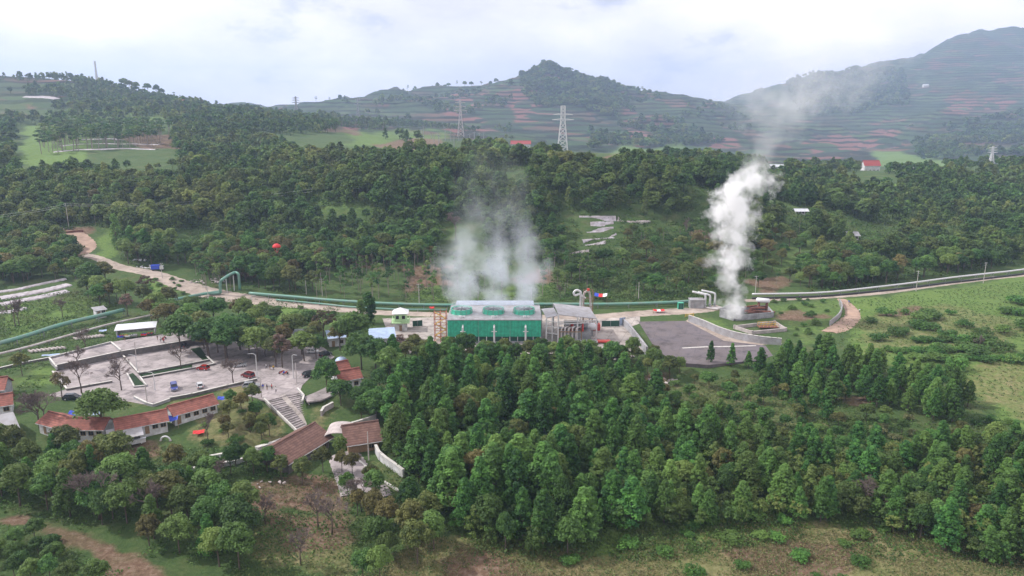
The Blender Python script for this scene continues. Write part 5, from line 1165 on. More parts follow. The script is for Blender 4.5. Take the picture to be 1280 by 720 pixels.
# ------------------------------------------------------------------ trees
def unit(a): return a / np.maximum(np.linalg.norm(a, axis=1, keepdims=True), 1e-9)
def crown(kind, seed, H, Rr, ncl, nlf, leaf, nper=4):
    """leaf faces: clumps of small randomly tilted faces at branch ends; returns verts, tint"""
    g = np.random.default_rng(seed)
    if kind == 'cone':
        t = (np.arange(ncl) + g.random(ncl) * .8) / ncl; t = t ** .85
        z = H * (.16 + .82 * t); rr = Rr * 1.02 * ((1 - t) ** .66 * (.35 + .75 * g.random(ncl) ** .7) + .03); a = np.arange(ncl) * 2.399 + g.random(ncl) * .7
        C = np.stack([rr * np.cos(a), rr * np.sin(a), z + g.normal(0, .15, ncl)], 1); cr_ = Rr * (.22 + .17 * (1 - t)) * (.55 + .8 * g.random(ncl)); fl = .8
    elif kind == 'column':
        t = (np.arange(ncl) + g.random(ncl)) / ncl; z = H * (.06 + .92 * t); rr = Rr * (.75 * np.sin(np.pi * np.clip(t * .92 + .08, 0, 1)) ** .6) * g.random(ncl) ** .4; a = g.random(ncl) * 6.28
        C = np.stack([rr * np.cos(a), rr * np.sin(a), z], 1); cr_ = Rr * .42 * (.7 + .5 * g.random(ncl)); fl = 1.3
    elif kind == 'tuft':
        z = H * (.6 + .4 * g.random(ncl)); rr = Rr * g.random(ncl) ** .6 * .8; a = g.random(ncl) * 6.28
        C = np.stack([rr * np.cos(a), rr * np.sin(a), z], 1); cr_ = Rr * (.3 + .2 * g.random(ncl)); fl = .7
    elif kind == 'shrub':
        a = g.random(ncl) * 6.28; rr = Rr * .8 * g.random(ncl) ** .5; C = np.stack([rr * np.cos(a), rr * np.sin(a), H * (.25 + .5 * g.random(ncl) * (1 - rr / Rr * .6))], 1); cr_ = Rr * (.35 + .2 * g.random(ncl)); fl = .8
    else:  # broad, with several uneven lobes
        d = unit(g.normal(size=(ncl, 3))); d[:, 2] = np.abs(d[:, 2]) * 1.1 - .35; ph = g.random(3) * 6.28
        a = np.arctan2(d[:, 1], d[:, 0]); lob = 1 + .22 * np.sin(2 * a + ph[0]) + .16 * np.sin(3 * a + ph[1]); r_ = (.45 + .55 * g.random(ncl) ** .6)
        C = d * r_[:, None] * np.array([Rr * .78, Rr * .78, H * .37]); C[:, :2] *= lob[:, None]; C[:, 2] += H * .60; cr_ = Rr * (.16 + .17 * g.random(ncl)); fl = .75
    ids = np.repeat(np.arange(ncl), nlf); n_ = len(ids); d = unit(g.normal(size=(n_, 3))); d[:, 2] = np.where(d[:, 2] < -.45, -d[:, 2], d[:, 2])
    rad = cr_[ids] * (.55 + .5 * g.random(n_) ** .6); P = C[ids] + d * rad[:, None] * np.array([1, 1, fl])
    N_ = unit(d * .8 + np.array([0, 0, .45]) + g.normal(size=(n_, 3)) * .45); ref = unit(g.normal(size=(n_, 3))); t1 = unit(np.cross(N_, ref)); t2 = np.cross(N_, t1)
    s_ = leaf * (.6 + .8 * g.random(n_))[:, None]
    if nper == 4: V = np.stack([P - t1 * s_ * .5, P + t2 * s_ * .35, P + t1 * s_ * .5, P - t2 * s_ * .35], 1)
    else: V = np.stack([P - t1 * s_ * .55 - t2 * s_ * .3, P + t1 * s_ * .55 - t2 * s_ * .3, P + t2 * s_ * .6], 1)
    tint = np.clip(.65 * g.random(ncl)[ids] + .35 * g.random(n_), 0, 1)
    return V.reshape(-1, 3), tint, C
def trunk_mb(C, H, r, seed, n_limb=9, top=.8):
    g = random.Random(seed); b = MB(); lean = (g.uniform(-.04, .04) * H, g.uniform(-.04, .04) * H)
    b.tube([(0, 0, -.6), (0, 0, .2), (lean[0] * .4, lean[1] * .4, H * .4), (lean[0], lean[1], H * top)], [r * 1.5, r, r * .75, r * .18], 7)
    for i in g.sample(range(len(C)), min(n_limb, len(C))):
        c_ = C[i]; z0 = max(H * .18, min(float(c_[2]) - .22 * H, H * .6)); f = z0 / (H * top); s_ = (lean[0] * f, lean[1] * f, z0)
        mid = ((s_[0] + c_[0]) * .5, (s_[1] + c_[1]) * .5, (z0 + c_[2]) * .5 + .06 * H); b.tube([s_, mid, tuple(c_)], [r * .42, r * .26, r * .08], 5, False)
    return b
class Proto: pass
def proto(kind, seed, H, Rr, ncl, nlf, leaf, mat, bark='bark', r=None, top=.8):
    p = Proto(); V, t, C = crown(kind, seed, H, Rr, ncl, nlf, leaf); p.crown = npmesh(kind + '_crown', V, 4, mat, {'tint': t}); p.H = H; p.R = Rr
    p.trunk = trunk_mb(C, H, r or H * .018, seed, top=top).mesh(kind + '_trunk', bark, smooth=True); return p
def bare(seed, H, mat='twig', spread=.55):
    g = random.Random(seed); b = MB(); tw = MB(); L_ = []
    b.tube([(0, 0, -.5), (g.uniform(-.2, .2), 0, H * .25), (g.uniform(-.3, .3), g.uniform(-.3, .3), H * .5)], [.2, .15, .11], 6); top = Vector((0, 0, H * .45))
    def grow(p, d, l, r, k):
        q = p + d * l; (b if k < 1 else tw).tube([p, (p + q) / 2 + Vector((g.uniform(-.1, .1), g.uniform(-.1, .1), .1)) * l * .5, q], [r, r * .8, r * .55], 4 if k < 2 else 3, False)
        if k >= 5: return
        for _ in range(3):
            e = (d + Vector((g.gauss(0, spread), g.gauss(0, spread), g.gauss(.12, .3)))).normalized(); grow(p.lerp(q, g.uniform(.55, 1)), e, l * g.uniform(.6, .8), max(r * .66, .032), k + 1)
    for _ in range(4):
        a = g.uniform(0, 6.28); grow(top * g.uniform(.7, 1.05), Vector((math.cos(a) * .6, math.sin(a) * .6, .9)).normalized(), H * .22, .1, 0)
    p = Proto(); p.trunk = b.mesh('bare_trunk', 'bark', smooth=True); p.crown = tw.mesh('bare_twigs', mat); p.H = H; p.R = H * .3; return p
PR = {
 'conifer': [proto('cone', 10 + i, 12, (2.5, 2.9, 2.3, 2.7, 2.4, 3.1)[i], 76, 85, .46, 'leaf_conifer') for i in range(6)],
 'broad': [proto('broad', 30 + i, 10, (3.6, 4.0, 3.3, 3.7, 4.2, 3.4)[i], 80, 85, .46, 'leaf_broad') for i in range(6)],
 'olive': [proto('broad', 40 + i, 9, (3.1, 3.5, 2.9)[i], 64, 75, .44, 'leaf_olive') for i in range(3)],
 'brown': [proto('broad', 50 + i, 9, (2.8, 3.2)[i], 22, 60, .42, 'leaf_brown') for i in range(2)],
 'conifer2': [proto('cone', 16, 8, 2.4, 60, 60, .42, 'leaf_conifer')],
 'column': [proto('column', 60 + i, 14, (2.0, 2.4, 1.8)[i], 40, 80, .5, 'leaf_conifer') for i in range(3)],
 'tuft': [proto('tuft', 70 + i, 9, (1.6, 1.9, 1.4, 2.1)[i], 9, 60, .42, 'leaf_broad', 'bark_pale', .1, .85) for i in range(4)],
 'shrub': [proto('shrub', 80 + i, 2.4, (1.5, 1.9, 1.7)[i], 12, 60, .34, 'leaf_lush', r=.06, top=.5) for i in range(3)],
 'plume': [proto('shrub', 90 + i, 2.6, (1.7, 1.9)[i], 10, 60, .4, 'leaf_cover2', r=.06, top=.5) for i in range(2)],
 'bare': [bare(100 + i, 9) for i in range(4)],
}
NM = {'conifer2': ('young_tree', 'tree'), 'conifer': ('pine_tree', 'pine'), 'broad': ('broadleaf_tree', 'tree'), 'olive': ('broadleaf_tree', 'tree'), 'brown': ('brown_tree', 'tree'), 'column': ('cypress_tree', 'cypress'), 'tuft': ('pollarded_tree', 'tree'),
      'shrub': ('shrub', 'shrub'), 'plume': ('grass_clump', 'grass clump'), 'bare': ('bare_tree', 'bare tree')}
COUNT = {}
def tree(kind, p, H, label, group=None, wide=1.0, seed=None, ucat=None, uname=None):
    rr = random.Random((seed if seed is not None else int(p.x * 131 + p.y * 977))); pr = rr.choice(PR[kind]); s = H / pr.H; nm, cat = NM[kind]; nm = uname or nm
    o = thing(nm, label, ucat or cat, p, rr.uniform(0, 6.28), group); o.scale = (s * wide * rr.uniform(.92, 1.08), s * wide * rr.uniform(.92, 1.08), s)
    t = link('trunk', pr.trunk, o); c_ = link('crown', pr.crown, o); COUNT[nm] = COUNT.get(nm, 0) + 1; return o
def scatter(poly, spacing, seed, xr=(-260, 300), yr=(95, 700), excl=(), jitter=1.0, maxn=99999):
    """world-spaced random points whose ground point shows inside the photo polygon; rejection by distance"""
    us = [p[0] for p in poly]; vs = [p[1] for p in poly]
    g = np.random.default_rng(seed); ys = np.arange(yr[0], yr[1], spacing * .92); out = []
    for j, y in enumerate(ys):
        xs = np.arange(xr[0] + (j % 2) * spacing / 2, xr[1], spacing); x = xs + g.uniform(-.42, .42, len(xs)) * spacing * jitter; yy = y + g.uniform(-.42, .42, len(xs)) * spacing * jitter
        out.append(np.stack([x, yy], 1))
    P = np.concatenate(out); z = height(P[:, 0], P[:, 1]); u, v = project(P[:, 0], P[:, 1], z); k = inpoly(u, v, poly)
    for e in excl: k &= ~inpoly(u, v, e)
    P = np.concatenate([P, z[:, None]], 1)[k]; return P
SC = {'broad': 1.4, 'olive': 1.35, 'brown': 1.35}
def singles(kind, items, group=None):
    for it in items:
        u, v, H, lb = it[:4]; w_ = it[4] if len(it) > 4 else 1.0; H *= SC.get(kind, 1); tree(kind, at(u, v), H, lb, group, w_, seed=int(u * 7 + v))
NOGO = [[(478, 396), (830, 392), (990, 428), (990, 442), (950, 449), (835, 455), (806, 452), (735, 446), (495, 446)],                                   # plant
        [(395, 478), (372, 486), (325, 498), (384, 560), (345, 585), (362, 600), (412, 590), (436, 600), (470, 632), (490, 628), (470, 600), (440, 575), (484, 566), (475, 530), (430, 530), (408, 540), (380, 500), (440, 480)],
        [(62, 446), (200, 415), (320, 405), (420, 428), (420, 450), (385, 500), (320, 485), (180, 512), (50, 500)]]
def covermass(name, label, poly, spacing, seed, s, mat='leaf_cover', yr=(95, 420), leaf=.3, excl=(), xr=(-260, 300), nl=14):
    P = scatter(poly, spacing, seed, yr=yr, excl=excl, xr=xr); g = np.random.default_rng(seed)
    d = fbm(P[:, 0] / 9, P[:, 1] / 9, seed); P = P[d > -.12]; n_ = len(P); ids = np.repeat(np.arange(n_), nl); q = P[ids] + g.normal(size=(n_ * nl, 3)) * np.array([s * .5, s * .5, s * .22]) + np.array([0, 0, s * .3])
    N_ = unit(g.normal(size=(len(q), 3)) * .7 + np.array([0, 0, .7])); t1 = unit(np.cross(N_, unit(g.normal(size=(len(q), 3))))); t2 = np.cross(N_, t1); sz = leaf * (.6 + .8 * g.random(len(q)))[:, None]
    V = np.stack([q - t1 * sz, q + t1 * sz, q + t2 * sz * 1.2], 1).reshape(-1, 3); o = link(name, npmesh(name, V, 3, mat, {'tint': g.random(len(q)), 'var': (np.clip(fbm(P[:, 0] / 12, P[:, 1] / 12, seed + 3) * 1.3 + .5, 0, 1) * .7 + .3 * g.random(n_))[ids]})); return tag(o, label, kind='stuff')
# --- singled-out trees of the parking lot and roadside
singles('broad', [(130, 545, 9.5, 'dark broad tree rising through the gap between the red roofed stalls', .95), (262, 448, 10.5, 'largest dark round tree behind the bright red hatchback', 1.15), (226, 440, 10, 'dense dark tree between the kiosks and the red car', 1.1), (283, 452, 11, 'tall dark round tree in the row above the maroon car', 1.05), (240, 418, 9, 'dark tree topping the far corner of the upper terrace', 1.1), (300, 438, 9.5, 'dark tree in the middle of the round tree cluster', 1.1),
  (322, 452, 9, 'olive green round tree beside the brown tinged one', 1.15), (440, 440, 10.5, 'dark blue green tree in front of the pale blue shed', 1.1), (452, 462, 9, 'dark tree over the orange roofed house', 1.2), (409, 492, 8.0, 'lone round tree standing at the top of the stairs', .95), (470, 470, 9, 'dark tree just below the tiny white block house', 1.1), (488, 478, 8.5, 'dark tree at the corner of the dense forest by the hut', 1.1)])
singles('olive', [(208, 414, 8.5, 'olive round tree next to the kiosk row', 1.1), (190, 405, 8, 'smaller olive tree behind the kiosk roof'), (345, 458, 8.5, 'olive tree in front of the brown topped tree'), (355, 440, 8, 'olive tree above the people on the plaza'), (28, 470, 6.0, 'small yellowish tree on the terrace lawn', .9), (330, 432, 8, 'pale olive tree beside the bright roadside grass', 1.1), (180, 385, 8, 'olive tree beside the upper lane bend', 1.1), (212, 390, 8.5, 'olive tree above the hidden green pipe', 1.1)])
singles('brown', [(353, 460, 9.5, 'round tree with brown red top beside the plaza lamp post'), (405, 425, 9, 'brown tinted tree between the two pale sheds', 1.1), (183, 368, 7, 'small dusty brown tree beside the upper lane'), (160, 395, 7.5, 'dark purplish brown tree above the kiosk row'), (518, 446, 6.5, 'purple brown bush tree before the scaffold tower', 1.3), (500, 440, 5, 'low purplish tree by the light blue hall', 1.3), (78, 500, 7, 'reddish leaved tree behind the dark parked car')])
singles('column', [(147, 312, 17, 'tallest cypress at the bright grass slope', 1.0), (166, 318, 14, 'second broad cypress behind the tallest one', 1.35), (183, 322, 14, 'broad cypress in the middle of the row', 1.4), (200, 326, 14, 'last broad cypress of the row beside the forest', 1.45), (452, 420, 13, 'dark cypress like conifer above the pale blue shed', 1.3), (462, 405, 12, 'green conifer covering the road next to the guard tower', 1.7), (444, 424, 10, 'shorter conifer next to the dark cypress', 1.2)])
singles('conifer', [(888, 455, 7.5, 'lone small pine on the edge of the dark lot', .8), (914, 458, 7.5, 'second small pine beside the lone one', .95), (935, 460, 5.5, 'tiny pine between the small pine and the pine grove', 1.0)])
singles('bare', [(50, 536, 11, 'leafless tree over the grey sheet roofs', 1.15), (58, 534, 10, 'second leafless tree over the grey sheet roofs', 1.0), (108, 440, 9, 'leafless tree on the upper terrace behind the low wall'), (98, 462, 8, 'slender leafless tree at the terrace wall'), (102, 492, 10, 'thin leaning leafless tree above the dark parked car'), (152, 488, 9, 'leafless tree beside the triangular grass island'), (226, 461, 8, 'leafless tree on the narrow grass strip', 1.1), (292, 480, 8.5, 'leafless tree beside the maroon car', 1.15),
   (78, 396, 8, 'leafless tree on the leafy slope below the upper lane'), (20, 410, 12, 'tall pale leafless tree on the leafy slope', .8), (24, 408, 10, 'leafless tree beside the tall pale one', .8), (150, 470, 7, 'small leafless tree by the kerb of the terrace', 1), (270, 620, 8, 'grey leafless tree in the brush beside the pale wall', 1), (376, 705, 8, 'thin white trunked leafless tree on the orange grass', .8), (415, 668, 9, 'leafless tree below the brown roofed gate', 1), (398, 660, 8, 'second leafless tree below the brown roofed gate', 1),
   (332, 655, 7, 'leafless tree beside the pink bare soil', 1), (125, 650, 11, 'grey leafless tree inside the lower broadleaf wood', 1.1), (190, 655, 10, 'pale branched leafless tree at the wood edge', 1), (452, 640, 8, 'leafless tree at the foot of the lower path'), (1222, 440, 6, 'brownish leafless tree on the terraced grass field', .8), (1076, 640, 8, 'leafless tree at the lower edge of the pine wood'), (1115, 655, 7, 'second leafless tree at the lower edge of the pine wood'), (857, 300, 12, 'pale leafless conical tree beside the terraced crops', .6), (700, 376, 8, 'leafless tree in the crops behind the tilted roof', .6), (570, 300, 15, 'large leafless tree beside the thin steam', .9), (260, 555, 8, 'grey leafless tree in the market garden', .8)])
# --- the dense wood below the plant (pines with rounder crowns mixed in)
FW = [(492, 470), (560, 462), (700, 462), (800, 470), (815, 500), (845, 548), (905, 565), (1000, 565), (1060, 580), (1150, 570), (1290, 560), (1330, 640), (1300, 730), (1215, 700), (1150, 680), (1060, 660), (960, 650), (900, 660), (840, 668), (760, 665), (700, 700), (630, 700), (580, 668), (545, 640), (520, 610), (502, 590), (490, 560), (486, 520)]
FW2 = [(925, 468), (1000, 452), (1060, 455), (1110, 470), (1160, 485), (1215, 505), (1200, 530), (1150, 530), (1100, 515), (1040, 505), (960, 492)]
def lab_wood(p, kind):
    u, v = project(p[0], p[1], p[2])
    zone = 'beside the gate path' if u < 620 else ('below the cooling tower' if u < 780 else ('below the dark lot' if u < 1000 else 'below the terraced grass field'))
    row = 'back rows' if v < 530 else ('middle rows' if v < 600 else 'front rows')
    return zone, row
EX = [[(1090, 520), (1150, 508), (1160, 545), (1090, 548)]]
Pw = scatter(FW, 5.2, 5, yr=(105, 232), excl=NOGO + EX); Pw2 = scatter(FW2, 5.2, 6, yr=(150, 240), excl=NOGO)
rr = random.Random(3); npine = 0; nb = 0
cand = [(p, 0) for p in Pw] + [(p, 1) for p in Pw2]
cand.sort(key=lambda c: c[0][1])
wood_rest = []
cand.sort(key=lambda c: c[0][1])
for p, w2 in cand:
    if rr.random() < .03: continue
    zone, row = lab_wood(p, 0); sparse = vnoise(np.array([p[0] / 16]), np.array([p[1] / 16]), 8)[0]; hs = (.8 + .4 * sparse) * (.82 if project(p[0], p[1], p[2])[0] > 800 and not w2 else 1.0)
    pine = w2 or rr.random() < .68
    if pine and npine < 296:
        npine += 1
        if w2: tree('conifer', Vector(p), rr.uniform(7, 11) * hs, 'bluish dark pine of the grove between dark lot and terraced field', 'pines of the grove between dark lot and terraced field', rr.uniform(.9, 1.3))
        else: tree('conifer', Vector(p), rr.uniform(8.5, 14) * hs, 'dark green pine in the %s of the dense wood %s' % (row, zone), 'pines in the %s of the wood %s' % (row, zone), rr.uniform(.85, 1.25))
    elif nb < 150:
        nb += 1; tree('broad' if rr.random() < .85 else 'olive', Vector(p), rr.uniform(7, 10.5) * hs, 'rounder brighter tree in the %s of the dense wood %s' % (row, zone), 'round trees in the %s of the wood %s' % (row, zone), rr.uniform(.7, 1.0))
    else: wood_rest.append(p)
print('wood pines', npine, 'broad', nb)
# --- wood and brush below the stalls
LW = [(-30, 585), (60, 572), (130, 572), (200, 585), (250, 600), (300, 640), (330, 690), (300, 715), (215, 700), (120, 660), (60, 640), (0, 628), (-30, 625)]
for p in scatter(LW, 5.4, 8, yr=(100, 170)):
    k = rr.choice(['broad', 'broad', 'broad', 'olive', 'conifer' if npine < 295 else 'broad']); npine += k == 'conifer'; nb += k != 'conifer'
    tree(k, Vector(p), rr.uniform(7.5, 11), 'leafy tree of the wood below the red roofed stalls' if k != 'conifer' else 'pointed tree in the wood below the red roofed stalls', 'trees of the wood below the stalls' if k != 'conifer' else 'pointed trees of the wood below the stalls', rr.uniform(.85, 1.1))
LB = [(-30, 665), (60, 675), (110, 700), (150, 740), (-30, 740)]
for p in scatter(LB, 4.6, 9, yr=(98, 130)): nb += 1; tree('broad', Vector(p), rr.uniform(3.5, 5.5), 'low bushy tree on the far side of the bare dirt track', 'bushy trees beyond the dirt track', 1.1)
GR = [(430, 610), (480, 625), (530, 650), (545, 690), (500, 735), (430, 735), (450, 660)]
for p in scatter(GR, 5.6, 10, yr=(100, 165)): nb += 1; tree(rr.choice(['broad', 'olive', 'broad']), Vector(p), rr.uniform(6, 10), 'tree between the lower path and the dense pine wood', 'trees between lower path and pine wood', .9)
GB_ = [(300, 500), (330, 505), (350, 545), (320, 560), (280, 560), (262, 530)]
for p in scatter(GB_, 5.0, 11, yr=(150, 200)): nb += 1; tree(rr.choice(['broad', 'olive']), Vector(p), rr.uniform(4.5, 7), 'small tree in the garden beside the stairway', 'trees of the garden beside the stairway', .9)
singles('olive', [(378, 606, 5.5, 'thin tree standing before the long brown roof'), (404, 590, 5, 'small thin tree in front of the gate path'), (352, 600, 5, 'bushy tree at the low corner of the brown roof')])
BK = [(425, 575), (450, 600), (480, 625), (440, 630), (400, 600), (410, 590)]
for p in scatter(BK, 6, 19, yr=(125, 160)): tree(rr.choice(['olive', 'broad']), Vector(p), rr.uniform(5, 7.5), 'thin tree overhanging the lower path below the gate', 'thin trees over the lower path', .8, uname='shade_tree')
BH = [(255, 590), (330, 575), (350, 592), (330, 600), (270, 606)]
for p in scatter(BH, 5.0, 12, yr=(135, 170)): nb += 1; tree('broad', Vector(p), rr.uniform(5, 8), 'tree behind the pale boundary walls of the gate', 'trees around the pale boundary walls', .9)
RH = [(418, 500), (450, 492), (478, 490), (478, 545), (455, 532), (425, 522)]
for p in scatter(RH, 5.0, 13, yr=(160, 200)): nb += 1; tree('broad', Vector(p), rr.uniform(6, 9), 'dark tree on the bank between stairway and pine wood', 'dark trees between stairway and wood', 1.1)
FR = [(525, 446), (800, 447), (840, 458), (870, 470), (830, 478), (700, 462), (560, 462), (500, 468), (480, 450)]
for p in scatter(FR, 4.6, 14, yr=(195, 236)):
    nb += 1; tree(rr.choice(['broad', 'broad', 'olive']), Vector(p), rr.uniform(5.5, 9.5), 'bushy tree along the fence under the plant', 'bushy trees along the plant fence', 1.05)
print('broad', nb)
# --- slim pollarded trees at the hill foot
TF = [[(395, 375), (560, 378), (560, 335), (470, 330), (395, 345)], [(640, 372), (740, 370), (740, 330), (690, 330)], [(250, 365), (300, 360), (310, 335), (240, 335)], [(560, 378), (640, 378), (640, 350), (560, 345)]]
for i, pl in enumerate(TF):
    for p in scatter(pl, (7.5, 8.5, 5.5, 10)[i], 20 + i, yr=(290, 380)):
        tree('tuft', Vector(p), rr.uniform(8, 13), ('slim pollarded tree at the hill foot beside the long pipeline', 'slim pollarded tree in the crops behind the tilted roof', 'slim tree in the open grove beside the upper lane', 'slim pollarded tree behind the cooling tower steam')[i], ('slim trees beside the long pipeline', 'slim trees in the crops behind the roof', 'slim trees of the grove by the upper lane', 'slim trees behind the steam')[i], 1.1)
TL_ = [(45, 195), (110, 190), (200, 182), (215, 165), (150, 160), (60, 165)]
for p in scatter(TL_, 12.5, 30, xr=(-520, -200), yr=(560, 1000)): tree('tuft', Vector(p), rr.uniform(13, 19), 'thin flat topped tree among pale beds on the sunny hill', 'thin trees on the sunny hill', 1.6)
# --- hill forests: the closest ones are things, the rest one mass
CROPS = [[(690, 270), (775, 268), (900, 285), (930, 375), (760, 378), (700, 350)], [(385, 262), (470, 255), (465, 278), (390, 280)], [(540, 285), (600, 270), (610, 330), (570, 350)], [(950, 300), (1010, 292), (1020, 340), (950, 350)],
         [(50, 292), (120, 285), (152, 292), (150, 330), (236, 346), (320, 366), (320, 380), (210, 385), (170, 352), (110, 330), (98, 312), (58, 306)], [(-30, 352), (90, 340), (125, 385), (-30, 430)], [(20, 160), (210, 152), (228, 212), (15, 222)], [(355, 165), (560, 165), (560, 185), (380, 200)], [(1085, 195), (1180, 200), (1180, 218), (1085, 215)], [(730, 185), (840, 185), (830, 205), (740, 202)], [(930, 345), (1010, 345), (1010, 370), (930, 366)]]
HF = [(-60, 350), (0, 330), (120, 325), (150, 335), (240, 330), (300, 352), (330, 366), (390, 370), (400, 340), (560, 325), (640, 330), (700, 330), (700, 268), (880, 285), (930, 360), (1000, 366), (1060, 362), (1140, 350), (1280, 330), (1340, 320), (1340, 205), (1180, 205), (900, 200), (700, 196), (560, 190), (400, 185), (300, 150), (200, 170), (-60, 200)]
near = []; far_ = []
Pn = scatter(HF, 5.6, 40, xr=(-330, 340), yr=(292, 470), excl=CROPS + [[(990, 260), (1014, 260), (1014, 292), (990, 292)], [(1050, 288), (1122, 290), (1118, 318), (1052, 316)]]); Pf = scatter(HF, 7.2, 41, xr=(-640, 640), yr=(470, 1000), excl=CROPS + [[(632, 150), (672, 150), (672, 200), (632, 200)], [(1074, 205), (1108, 205), (1108, 232), (1074, 232)], [(955, 195), (985, 195), (985, 225), (955, 225)]])
dens = fbm(Pn[:, 0] / 32, Pn[:, 1] / 32, 77); Pn = Pn[dens > np.where(project(Pn[:, 0], Pn[:, 1], Pn[:, 2])[0] < 400, -.22, -.055)]; dens = fbm(Pf[:, 0] / 60, Pf[:, 1] / 60, 78); _u, _v = project(Pf[:, 0], Pf[:, 1], Pf[:, 2]); Pf = Pf[dens > np.where((_u > 370) & (_u < 580) & (_v < 245), .05, -.07) + sstep(650, 900, Pf[:, 1]) * .12]
mix_ = [(rr.random(), p) for p in Pn]
Pn = Pn[np.argsort(Pn[:, 1])]
room = 270
NB = []
for p in Pn:
    if len(NB) < room: NB.append(p)
    else: far_.append(p)
def hill_zone(u): return 'behind the upper lane' if u < 240 else ('above the road junction' if u < 400 else ('left bare by the steam' if False else ('behind the cooling tower' if u < 700 else ('around the terraced crops' if u < 930 else 'above the whitish pipeline'))))
for p in NB:
    u, v = project(*p); z_ = hill_zone(u)
    tree(rr.choice(['broad', 'broad', 'broad', 'olive']), Vector(p), rr.uniform(8.5, 13), 'leafy tree of the hillside forest edge ' + z_, 'hillside trees ' + z_, rr.uniform(.85, 1.1), uname='forest_tree')
print('hill things', len(NB), 'mass', len(far_) + len(Pf), COUNT)
def mass(name, label, P, kinds, hr, nlfs, leaf, mat, seed, trunks=True, wide=1.0):
    g = np.random.default_rng(seed); protos = []
    for i in range(8):
        k = kinds[i % len(kinds)]; V, t, C = crown(k, 500 + seed + i, 10, 3.7 if k == 'broad' else (3.0 if k == 'cone' else 2.2), *nlfs, leaf, nper=3)
        if trunks:
            r0 = .22; tv = np.array([[[r0, 0, -.5], [0, r0, 7], [-r0, 0, -.5]], [[0, r0, -.5], [0, -r0, -.5], [r0, 0, 7]]]).reshape(-1, 3); V = np.concatenate([V, tv]); t = np.concatenate([t, [0, 0]])
        protos.append((V, t))
    VV = []; TT = []; RR = []
    for p in P:
        V, t = protos[g.integers(8)]; a = g.random() * 6.28; c_, s_ = math.cos(a), math.sin(a); H = g.uniform(*hr) / 10 * (.8 + .5 * float(vnoise(np.array([p[0] / 28.]), np.array([p[1] / 28.]), 15)[0])); w_ = H * g.uniform(.85, 1.2) * wide
        VV.append(np.stack([(V[:, 0] * c_ - V[:, 1] * s_) * w_ + p[0], (V[:, 0] * s_ + V[:, 1] * c_) * w_ + p[1], V[:, 2] * H + p[2]], 1)); TT.append(t); RR.append(np.full(len(t), np.clip(g.random() * .5 + .5 * (.5 + 2.2 * float(fbm(np.array([p[0] / 35.]), np.array([p[1] / 35.]), 5)[0])), 0, 1)))
    me = npmesh(name, np.concatenate(VV), 3, mat, {'tint': np.concatenate(TT), 'var': np.concatenate(RR)}); o = link(name, me); return tag(o, label, kind='stuff')
mass('forest', 'dense green hillside forest behind the plant', far_, ['broad', 'broad', 'cone', 'broad'], (6, 13), (56, 24), .62, 'leaf_forest', 1)
for i, (pl, sp_n, lb, yy_) in enumerate((([(690, 285), (905, 285), (930, 372), (790, 372), (700, 360)], 10.5, 'tree standing in the terraced crops behind the plant', (292, 440)), ([(0, 288), (60, 288), (60, 335), (100, 335), (112, 350), (84, 352), (0, 352)], 7.5, 'tree on the grassy ground around the crop beds', (250, 400)), ([(930, 290), (1020, 290), (1020, 362), (930, 362)], 10, 'tree in the clearing between steam and dark forest', (300, 440)), ([(60, 232), (160, 232), (155, 285), (60, 282)], 9, 'tree on the slope above the dirt yard', (340, 460)))):
    for p in scatter(pl, sp_n, 200 + i, yr=yy_, excl=[[(722, 272), (775, 270), (778, 322), (715, 325)], [(770, 272), (815, 272), (812, 285), (770, 285)]]): tree(rr.choice(['broad', 'olive', 'tuft', 'broad']), Vector(p), rr.uniform(6, 10.5), lb, lb.replace('tree', 'trees', 1), rr.uniform(.9, 1.3), uname='scattered_tree')
for p in scatter([(826, 484), (960, 470), (1060, 505), (1150, 540), (1060, 572), (905, 558), (850, 545)], 6.6, 77, yr=(140, 240), excl=NOGO):
    tree(rr.choice(['broad', 'olive', 'conifer2', 'broad']), Vector(p), rr.uniform(3.5, 6.5), 'small tree in the grassy clearing below the dark lot', 'small trees of the clearing', rr.uniform(.9, 1.3), uname='young_tree')
covermass('hedge_scrub', 'dark bushy scrub lines between the terraced crops', [(690, 275), (905, 275), (930, 376), (695, 376)], 3.0, 114, 1.6, 'leaf_cover', yr=(296, 440), leaf=.42, nl=26, excl=[[(722, 270), (775, 268), (778, 312), (722, 314)]])
mass('forest', 'young trees filling the gaps of the wood below the plant', wood_rest + list(scatter(FW, 3.4, 210, yr=(105, 232), excl=NOGO + EX)), ['cone', 'broad', 'cone', 'broad'], (3.5, 6.5), (20, 40), .5, 'leaf_forest', 5)
mass('forest', 'far forest on the plateau below the mountains', list(Pf), ['broad', 'broad', 'cone', 'broad'], (6, 13), (26, 15), 1.1, 'leaf_forest', 2)
# far groves and single trees of the slopes and skyline
FARP = []
def grove(poly, spacing, seed, yr, xr=(-1600, 3000), thr=-.5): 
    P = scatter(poly, spacing, seed, xr=xr, yr=yr); d = fbm(P[:, 0] / 150, P[:, 1] / 150, 90 + seed) if len(P) else np.zeros(0); P = P[d > thr]
    if len(P):
        u, v = project(P[:, 0], P[:, 1], P[:, 2]); P = P[~inpoly(u, v, [(20, 158), (210, 150), (228, 212), (15, 222)]) | (P[:, 1] > 1100)]
    return list(P)
FARP += grove([(-60, 150), (100, 150), (260, 138), (260, 165), (200, 165), (60, 170), (40, 200), (-60, 205)], 12, 50, (700, 1500), thr=-.06)
FARP += grove([(400, 150), (640, 160), (640, 195), (400, 190)], 16, 57, (700, 1900), thr=.04)
FARP += grove([(-60, 98), (100, 100), (230, 120), (260, 138), (100, 160), (-60, 160)], 13, 51, (1000, 1560), thr=-.04)
FARP += grove([(240, 135), (430, 135), (420, 165), (330, 175), (240, 160)], 12, 52, (850, 1560), thr=-.12)
